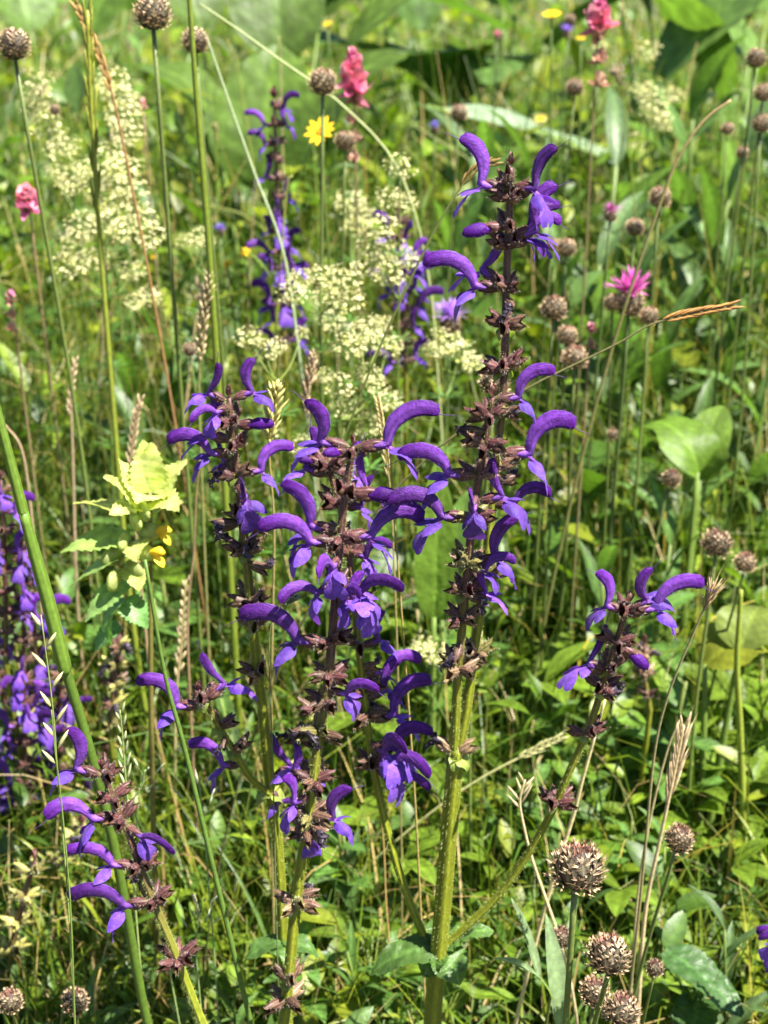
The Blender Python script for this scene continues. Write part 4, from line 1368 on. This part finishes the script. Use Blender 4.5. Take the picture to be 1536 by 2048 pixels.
# ------------------------------------------------------------------ grasses as single stalks
def spikelets(mb, pts, n, L, W, col, spread, mode, seed, awn=0.0):
    """seed head along pts; mode 'spike' alternates in one plane, 'plume' goes all round"""
    r = np.random.default_rng(seed)
    pts = np.asarray(pts)
    t_, u, w = frames(pts)
    m = len(pts) - 1
    for k in range(n):
        f = (k + .5) / n
        i = min(m - 1, int(f * m))
        p = pts[i] + (pts[i + 1] - pts[i]) * (f * m - i)
        if mode == 'spike':
            o = w[i] * (1 if k % 2 else -1)
            env = 1.0 - .35 * f
        else:
            a = k * 2.4
            o = u[i] * math.cos(a) + w[i] * math.sin(a)
            env = math.sin(math.pi * min(.97, .12 + .85 * f)) ** .6
        d = norm(t_[i] + o * spread * r.uniform(.7, 1.3))
        q0 = p + o * W * .3
        if mode == 'panicle':
            br = r.uniform(.5, 1.6) * L * (1.3 - f)
            q1 = p + norm(t_[i] + o * spread * 1.4) * br
            sdv = norm(np.cross(q1 - p, u[i] + .01)) * W * .08
            mb.add([p - sdv, p + sdv, q1], None, [(0, 1, 2)], np.array(col) * .8)
            q0 = q1
        l = L * env * r.uniform(.8, 1.2)
        a_ = np.array([0, .3, .7, 1.0])[:, None]
        tube(mb, q0 + d * l * a_, np.array([.25, 1, .75, .08]) * W * .5, 4, np.array(col) * r.uniform(.75, 1.25), 0, 2, .7)
        if awn:
            e = q0 + d * l
            sdv = norm(np.cross(d, r.normal(0, 1, 3))) * W * .07
            mb.add([e - sdv, e + sdv, e + d * awn + r.normal(0, .1, 3) * awn], None, [(0, 1, 2)], np.array(col) * 1.1)


GREENC, STRAW, RUST, YELG = (.15, .21, .025), (.46, .34, .17), (.28, .15, .06), (.28, .30, .07)


def grass_stalk(pix, Y, w, col, label, head=None, group='grass stalks', Y1=None, foot=True, colt=None, name='grass_stalk', leafb=None):
    """pix runs from low to high; head = (from index fraction, n, L, W, colour, spread, mode, awn) in pixels"""
    sp = Spike(pix, Y, Y1)
    n = 22
    pts = sp.pts(n)
    s = pxs(pix[0][0], pix[0][1], Y)
    b = pts[0]
    dv = norm(pts[0] - pts[2])
    ext = b[2] * .55 / max(.25, abs(dv[2]))
    gx_ = b[0] + float(np.clip(dv[0] * ext, -.22, .22)) + random.uniform(-.006, .006)
    root = thing(name, (gx_, b[1] + .02, 0), label, 'grass', group)
    rad = np.linspace(w, w * .55, n) * .5 * s
    if foot and b[2] > .005:
        g0 = np.array([root.location[0], root.location[1], -.004])
        h0 = b + dv * b[2] * .4
        low = np.linspace(0, 1, 12, endpoint=False)[:, None]
        pts2 = np.vstack([g0 * (1 - low) ** 2 + 2 * h0 * low * (1 - low) + b * low ** 2, pts])
        rad2 = np.concatenate([np.full(12, rad[0]), rad])
    else:
        pts2, rad2 = pts, rad
    c = np.array(col)
    if colt is not None:
        f = np.linspace(0, 1, len(pts2))[:, None]
        c = np.array(col) * (1 - f) + np.array(colt) * f
    mb = MB()
    tube(mb, pts2 - np.array(root.location), rad2, 6, c, .04, 3)
    part('culm', mb.mesh('culm', M_STEM if col[1] > col[0] else M_DRY), root)
    if head:
        f0, hn, L, W, hc, spread, mode, awn = head
        hb = MB()
        i0 = int(f0 * n)
        spikelets(hb, pts[i0:] - np.array(root.location), hn, L * s, W * s, hc, spread, mode, int(pix[0][0] * 7 + pix[0][1]) % 9999, awn * s)
        part('seed_head', hb.mesh('seed_head', M_DRY), root, None, 'stuff')
    if leafb:
        for (fi, az, L, W, dr, lc) in leafb:
            V, q, C = leaf(L * s, W * s, 10, 1, .55, .7, .35, dr, 0, lift=.3, col=lc, rib=1.2, seed=int(L))
            b2 = MB()
            b2.add(V, q, None, C)
            part('blade', b2.mesh('blade', M_GRASS), root, rel(root, orient(pts[int(fi * (n - 1))], az, 45)))
    return root


# the thick stalk with its leaf sheath
t = thing('thick_grass_stalk', tuple(Vector((P(310, 2070, .575).x + .01, .595, 0))), 'thick smooth green grass stalk wrapped in a wide ribbed leaf sheath', 'grass')
cul = Spike([(305, 2075), (285, 2000), (230, 1700), (180, 1500), (132, 1340), (105, 1240)], .575, .575)
pts = cul.pts(20)
mb = MB()
s0 = pxs(200, 1600, .575)
g0 = np.array(t.location)
low = np.linspace(0, 1, 6, endpoint=False)[:, None]
p2 = np.vstack([g0 + (pts[0] - g0) * low, pts]) - g0
tube(mb, p2, np.full(len(p2), 10 * s0), 10, (.075, .13, .015), .03, 5)
part('culm', mb.mesh('culm', M_STEM), t)
sh = Spike([(131, 1345), (125, 1320), (98, 1210), (70, 1110), (45, 1018)], .574, .574)
mb = MB()
rc = 1 + .16 * np.cos(np.arange(16) / 16 * 2 * math.pi * 8)
tube(mb, sh.pts(14) - g0, np.array([12, 17, 19, 20, 20, 19.5, 19, 18.5, 18, 17, 16, 15, 14, 13]) * s0, 16, (.085, .145, .016), .03, 8, .7, ringcol=rc)
part('sheath', mb.mesh('sheath', M_STEM), t)
up = Spike([(46, 1022), (30, 960), (12, 890), (-12, 800), (-45, 690)], .574, .575)
mb = MB()
tube(mb, up.pts(12) - g0, np.linspace(14.5, 10, 12) * s0, 16, (.09, .15, .016), .03, 8, .7, ringcol=rc)
part('blade', mb.mesh('blade', M_STEM), t)

GS = grass_stalk
GS([(300, 1480), (260, 1200), (225, 800), (200, 480), (182, 200), (175, 20)], .95, 13, GREENC, 'yellow-green grass stem bearing a long flat rye-like spike by the bedstraw column', (.62, 14, 62, 9, (.26, .28, .04), .12, 'spike', 0), colt=(.24, .26, .03))
GS([(470, 1300), (445, 900), (418, 500), (392, 180), (376, -40)], .92, 16, (.15, .20, .02), 'tall stout yellow-green grass stem crossing the brown knapweed head')
GS([(255, 330), (225, 190), (190, 90), (150, 5)], 1.0, 6, RUST, 'bowed rusty grass spike leaning over the rye-like stem', (.35, 16, 34, 9, (.36, .22, .07), .18, 'spike', 0), foot=True)
GS([(880, 820), (858, 560), (800, 345), (690, 215), (560, 120), (470, 55), (400, 8)], 1.15, 6, (.34, .38, .16), 'pale dry grass blade slanting across the upper meadow', None)
GS([(610, 800), (570, 520), (510, 350), (460, 210), (412, 70)], 1.1, 7, (.30, .36, .20), 'thin pale grass blade leaning in front of the distant sage', None)
GS([(1085, 760), (1230, 690), (1300, 650), (1380, 628), (1462, 612)], .72, 5, (.16, .15, .05), 'arching rusty grass spike bent nearly level over knapweed heads', (.55, 18, 44, 9, (.36, .18, .05), .14, 'spike', 4))
GS([(830, 540), (870, 460), (915, 385), (950, 340), (990, 325)], .80, 5, (.14, .16, .04), 'thin rusty grass spike arching behind the tallest sage', (.5, 14, 34, 8, (.26, .17, .05), .14, 'spike', 0))
GS([(405, 1000), (398, 800), (402, 700), (410, 620), (420, 545)], .92, 6, (.30, .30, .10), 'fluffy beige grass plume left of the bedstraw', (.45, 60, 26, 9, (.52, .42, .24), .5, 'plume', 5))
GS([(640, 1000), (625, 880), (612, 800), (618, 760), (626, 705)], .90, 5, (.30, .26, .12), 'fluffy brown-beige grass plume above the arched violet hood', (.4, 52, 24, 8, (.45, .33, .20), .45, 'plume', 5))
GS([(545, 1250), (548, 1050), (538, 900), (545, 830), (552, 770)], .72, 6, (.34, .28, .10), 'yellow-green plump grass head between the two sage spikes', (.5, 44, 36, 11, (.50, .46, .16), .5, 'plume', 4))
GS([(790, 1180), (782, 1000), (770, 900), (762, 840), (755, 800)], .74, 4, (.42, .34, .14), 'thin golden grass spike behind the dense violet spike', (.35, 22, 26, 7, (.50, .42, .18), .2, 'spike', 3))
GS([(850, 2000), (830, 1600), (805, 1250), (790, 1050), (778, 870)], .66, 5, (.46, .36, .12), 'thin straight golden straw passing behind the main stems')
GS([(1290, 1700), (1310, 1500), (1340, 1380), (1390, 1260), (1425, 1180)], .64, 6, (.30, .26, .12), 'dry grass stalk with brushlike tan tip by the branching spike', (.84, 20, 44, 7, (.46, .33, .18), .35, 'plume', 24), name='grass_stalk')
GS([(1275, 2040), (1290, 1830), (1320, 1680), (1350, 1540), (1368, 1450)], .66, 9, (.50, .40, .22), 'bundled pale straw stalk with frayed brushy spike', (.6, 20, 60, 9, (.52, .40, .24), .2, 'spike', 22))
GS([(1258, 2040), (1275, 1800), (1300, 1640), (1335, 1500), (1360, 1440)], .68, 6, (.50, .42, .22), 'thin straw stalk leaning beside the frayed spike', None)
GS([(1125, 1700), (1150, 1620), (1165, 1560), (1185, 1490), (1210, 1400)], .66, 9, (.70, .60, .30), 'twisted cream-coloured dry blade behind the branching spike', None)
GS([(1110, 1850), (1065, 1720), (1045, 1640), (1040, 1600), (1050, 1560)], .66, 7, (.55, .46, .26), 'forked bleached grass tip below the branching spike', (.6, 7, 46, 8, (.60, .50, .30), .6, 'spike', 0))
GS([(1010, 1530), (1050, 1510), (1090, 1490), (1120, 1475)], .80, 5, (.40, .40, .16), 'low slanting yellow-green grass head with fine awns', (.2, 14, 30, 8, (.48, .46, .20), .25, 'spike', 6))
GS([(1330, 380), (1350, 330), (1385, 270), (1420, 230), (1462, 200)], .98, 7, (.14, .17, .04), 'dry brown curved stalk rising from the knapweed head', None, colt=(.45, .28, .14))
GS([(150, 2060), (136, 1800), (116, 1560), (106, 1420), (82, 1230)], .54, 4, (.24, .30, .08), 'slender oat-like grass with pointed cream spikelets over the thick stalk', (.52, 9, 44, 12, (.58, .54, .26), .55, 'spike', 0))
GS([(150, 2050), (140, 1800), (122, 1600), (110, 1500), (103, 1420)], .52, 4, (.16, .24, .05), 'hair-thin green grass culm crossing the leaning sage')
GS([(262, 1700), (255, 1600), (250, 1540), (246, 1480), (240, 1420)], .62, 5, (.24, .30, .10), 'pale green brome head behind the side branch', (.35, 12, 34, 9, (.50, .54, .28), .25, 'spike', 3))
GS([(300, 1760), (275, 1650), (268, 1600), (285, 1570), (290, 1540)], .64, 4, (.22, .3, .1), 'delicate grey-green oat sprig beside the leaning sage', (.3, 9, 34, 7, (.42, .48, .26), .6, 'panicle', 0))
GS([(420, 1800), (408, 1660), (402, 1600), (398, 1560)], .66, 4, (.2, .28, .1), 'grey-green oat sprig before the tall dark grass', (.3, 9, 34, 7, (.40, .46, .28), .6, 'panicle', 0))
GS([(400, 2000), (392, 1900), (396, 1850), (402, 1800)], .62, 4, (.2, .28, .1), 'small silvery oat sprig low by the sage foot', (.3, 9, 36, 6, (.44, .50, .32), .6, 'panicle', 0))
GS([(505, 2060), (430, 1750), (370, 1500), (330, 1350), (290, 1120)], .58, 12, (.085, .15, .025), 'smooth slender green rush-like stalk rising beside the yellow rattle')
GS([(385, 1500), (375, 1250), (388, 1100), (392, 1000), (400, 920)], .85, 6, (.34, .22, .12), 'reddish dry stalk behind the left sage spike')
GS([(300, 1350), (275, 1100), (262, 950), (268, 860), (280, 800)], .92, 6, (.42, .30, .16), 'beige dry grass spike above the yellow rattle', (.45, 22, 28, 8, (.55, .42, .24), .2, 'spike', 0))
GS([(350, 1560), (352, 1400), (362, 1300), (366, 1240), (372, 1160)], .88, 6, (.5, .4, .2), 'knotted pale straw ear behind the yellow rattle', (.35, 22, 26, 9, (.58, .47, .27), .25, 'spike', 0))
GS([(150, 1100), (145, 900), (142, 800), (150, 720)], 1.0, 7, (.45, .34, .2), 'bleached pale dry stalk near the purple clump', (.5, 14, 24, 7, (.55, .42, .26), .2, 'spike', 0))
GS([(70, 1100), (55, 960), (40, 890), (10, 850)], .95, 6, (.45, .32, .2), 'bent beige dry stalk behind the sheathed grass', None)
GS([(1485, 1580), (1480, 1450), (1474, 1330), (1478, 1250), (1482, 1180)], .85, 15, (.20, .24, .03), 'stout yellow-green jointed stalk with papery brown collar')
GS([(552, 1800), (545, 1500), (538, 1300), (550, 1228), (588, 1195)], .60, 3, (.12, .16, .06), 'fuzzy grey-green grass tip poking out by the brown whorl', (.82, 26, 24, 5, (.24, .26, .16), .35, 'plume', 8))
GS([(780, 1900), (772, 1800), (768, 1700), (758, 1560), (765, 1500)], .72, 4, (.5, .33, .12), 'orange-tan bent straw behind the left branch of the thick stem')
GS([(815, 1820), (810, 1700), (805, 1600), (800, 1500)], .86, 17, (.34, .40, .16), 'pale thick hollow stalk behind the main stems')
# more culms through the middle distance
rr = np.random.default_rng(5)
for k in range(54):
    px = rr.uniform(-40, 1580)
    Y = rr.uniform(.95, 2.3)
    top = rr.uniform(20, 900) if Y > 1.3 else rr.uniform(350, 1100)
    zt = P(px, top, Y).z
    if zt < .12 or zt > .75:
        continue
    ln = rr.normal(0, 40)
    col = [(.16, .22, .02), (.20, .25, .03), (.13, .20, .03), (.45, .36, .18), (.26, .28, .05)][k % 5]
    hd = None
    if k % 3 == 0:
        hd = (.7, 26, 24 / Y, 8 / Y, [(.46, .36, .2), (.30, .28, .10), (.40, .30, .2)][(k // 3) % 3], .3, ['spike', 'plume', 'panicle'][(k // 3) % 3], 2)
    bot = top + (900 if Y < 1.3 else 600)
    while P(px, bot, Y).z < .03:
        bot -= 25
    lb = [(.3, rr.uniform(0, 360), 190 / Y, 13 / Y, 1.2, (.10, .165, .02)), (.55, rr.uniform(0, 360), 150 / Y, 11 / Y, 1.0, (.11, .17, .02))] if k % 5 != 3 else None
    GS([(px - ln, bot), (px - ln * .3, (bot + top) / 2 + 60), (px + ln * .4, top + 60), (px + ln * .7, top)], Y, rr.uniform(4.5, 8.5) / Y, col, ['slim green grass culm standing in the middle of the meadow', 'slim grass culm with a small seed head standing in the meadow'][0 if hd is None else 1], hd, group='grass culms in the middle distance', leafb=lb)


# ------------------------------------------------------------------ broad-leaved plants
def broad_leaf(root, base, az, pitch, L, W, dr, roll=0, col=(.07, .145, .03), seed=0, wave=.04, lift=.3, a=.72, petiole=True, name='leaf'):
    V, q, C = leaf(L, W, 22, 8, a, .62, .16, dr, wave, lift=lift, col=col, rib=1.4, bump=W * .006, seed=seed)
    C = C.reshape(23, 17, 3)
    Vg = V.reshape(23, 17, 3)
    for i in range(23):                       # side veins: lighter and slightly sunk
        for j in range(17):
            ph = (i - abs(j - 8) * .55) % 3.0
            if ph < .8:
                C[i, j] *= 1.25
                Vg[i, j, 2] -= W * .008
    b = MB()
    b.add(V, q, None, C.reshape(-1, 3))
    part(name, b.mesh(name, M_BIG), root, rel(root, orient(base, az, pitch, roll)))
    if petiole:
        r0 = np.array(root.location)
        m2 = MB()
        bb = np.array(base)
        tube(m2, spline([r0, r0 * .4 + bb * .6 + [0, 0, .02], bb], 8) - r0, np.linspace(.0035, .0018, 8), 7, (.12, .18, .03))
        part('petiole', m2.mesh('petiole', M_STEM), root)


def broad_plant(px, py, Y, label):
    b = P(px, py, Y)
    return thing('broad_leaved_plant', (b.x, Y, 0), label, 'plant', 'broad-leaved plants')


t = broad_plant(1390, 1000, 1.05, 'bright broad leaf folded over itself, standing among the knapweed stems')
broad_leaf(t, P(1395, 945, 1.05), 150, 74, .085, .048, 2.4, -25, (.085, .15, .015), 3, .13, .1, a=.6)
broad_leaf(t, P(1400, 960, 1.07), 60, 75, .075, .04, 1.6, 0, (.11, .18, .025), 4)
t = broad_plant(870, 1200, .92, 'upright pale strap leaf glowing behind the dense violet spikes')
broad_leaf(t, P(868, 1235, .92), 95, 82, .125, .032, .3, 0, (.14, .23, .03), 5, .01)
broad_leaf(t, P(885, 1240, .93), 60, 70, .10, .028, .7, 0, (.10, .18, .03), 6, .01)
t = broad_plant(1450, 1300, .88, 'limp yellowing broad leaf with purple rim below the round knapweed')
broad_leaf(t, P(1410, 1330, .88), 20, 30, .06, .055, 1.7, 0, (.16, .18, .015), 7, .05)
broad_leaf(t, P(1480, 1300, .88), 60, 40, .05, .045, 1.4, 0, (.13, .17, .03), 8, .05)
t = broad_plant(960, 150, 2.3, 'huge glossy leaves of a distant broad-leaved plant above the tall sage')
for i, (px, py, az, pi, L, W, dr, ro) in enumerate(((1010, 60, 200, 8, .46, .22, .5, 0), (1030, 40, 165, 30, .42, .26, .8, 10), (900, 200, 250, 30, .34, .22, .9, 0), (1100, 90, 330, 25, .40, .24, .9, 0), (960, 150, 270, 15, .36, .22, 1.0, -10), (840, 60, 140, 50, .34, .22, .6, 0), (1010, 10, 60, 50, .40, .26, .8, 0), (800, 130, 200, 10, .36, .2, .7, 0), (760, 30, 170, 40, .4, .24, .9, 0))):
    broad_leaf(t, P(px, py, 2.3 + .05 * i), az, pi, L * .78, W * .72, dr, ro, (.065, .125, .026), 20 + i)
t = broad_plant(520, 300, 1.75, 'large rounded leaves of a distant plant behind the brown-tipped sage')
for i, (px, py, az, pi, L, W, dr, ro) in enumerate(((530, 380, 80, 70, .24, .19, .9, 0), (470, 350, 120, 60, .13, .10, .9, 0), (600, 300, 30, 45, .26, .19, 1.0, 0), (430, 240, 150, 40, .20, .13, 1.2, 0), (560, 120, 100, 60, .26, .18, .9, 0), (690, 110, 10, 35, .30, .18, 1.1, 0), (400, 60, 120, 50, .22, .14, 1.0, 0), (640, 30, 60, 50, .32, .2, 1.0, 0), (520, 10, 110, 60, .3, .2, .9, 0))):
    broad_leaf(t, P(px, py, 1.75 + .06 * i), az, pi, L * .78, W * .72, dr, ro, (.07, .12, .018), 40 + i)
t = broad_plant(1420, 200, 2.0, 'large ribbed leaves of a distant plant beside the small knapweed heads')
for i, (px, py, az, pi, L, W, dr, ro) in enumerate(((1330, 160, 20, 40, .34, .22, .8, 0), (1440, 200, 200, 50, .34, .20, .8, 0), (1500, 120, 150, 35, .36, .22, 1.0, 0), (1400, 50, 60, 50, .36, .24, .9, 0), (1460, 260, 20, 20, .30, .2, 1.0, 0), (1300, 30, 160, 40, .36, .2, 1.0, 0), (1540, 20, 100, 60, .34, .24, .8, 0), (1390, 300, 300, 10, .26, .16, .8, 0), (1240, 20, 180, 20, .3, .2, 1.0, 0))):
    broad_leaf(t, P(px, py, 2.0 + .06 * i), az, pi, L * .78, W * .72, dr, ro, (.09, .16, .03), 60 + i)
t = broad_plant(150, 150, 2.6, 'leafy distant plant with large leaves behind the knapweed stalks')
for i, (px, py, az, pi, L, W, dr, ro) in enumerate(((60, 60, 120, 50, .22, .13, .9, 0), (180, 80, 60, 50, .2, .12, 1.0, 0), (250, 20, 60, 50, .24, .14, .9, 0), (110, 10, 120, 50, .24, .14, .9, 0))):
    broad_leaf(t, P(px, py, 2.6 + .05 * i), az, pi, L, W, dr, ro, (.09, .16, .025), 80 + i)
t = broad_plant(1130, 330, 1.9, 'pale grey-backed leaf lying level in the grass behind the tallest sage')
broad_leaf(t, P(1230, 322, 1.9), 180, 4, .26, .11, .2, 0, (.20, .27, .17), 95)
broad_leaf(t, P(1130, 350, 1.92), 200, 20, .2, .12, .9, 0, (.08, .15, .05), 96)
t = broad_plant(1370, 1960, .70, 'crinkled dark sage rosette leaf lying under the tiny knapweed bud')
V, q, C = leaf(.06, .03, 30, 6, .7, .6, .1, .6, .05, teeth=16, tdepth=.1, lift=.2, col=(.045, .10, .025), rib=1.6, bump=.0007, seed=5)
b = MB()
b.add(V, q, None, C)
part('leaf', b.mesh('leaf', M_LEAF), t, rel(t, orient(P(1330, 1900, .70), 320, -15)))
b = MB()
V, q, C = leaf(.055, .03, 30, 6, .7, .6, .1, .6, .05, teeth=16, tdepth=.1, lift=.2, col=(.045, .10, .025), rib=1.6, bump=.0007, seed=6)
b.add(V, q, None, C)
part('leaf', b.mesh('leaf', M_LEAF), t, rel(t, orient(P(1400, 1990, .70), 250, 5)))
t = broad_plant(1060, 2048, .58, 'grey-green felted lance leaf cut into lobes beside the thick dark stem')
for i, (px, py, az, pi, L, W, dr) in enumerate(((1120, 2060, 110, 70, .065, .011, .5), (1105, 2000, 200, 60, .055, .009, .9), (1080, 1960, 150, 62, .05, .008, .2))):
    V, q, C = leaf(L, W, 14, 2, .8, .7, .25, dr, .03, lift=.2, col=(.15, .21, .10), rib=1.3, seed=i)
    b = MB()
    b.add(V, q, None, C)
    part('leaf', b.mesh('leaf', M_LEAF), t, rel(t, orient(P(px, py, .58), az, pi)))
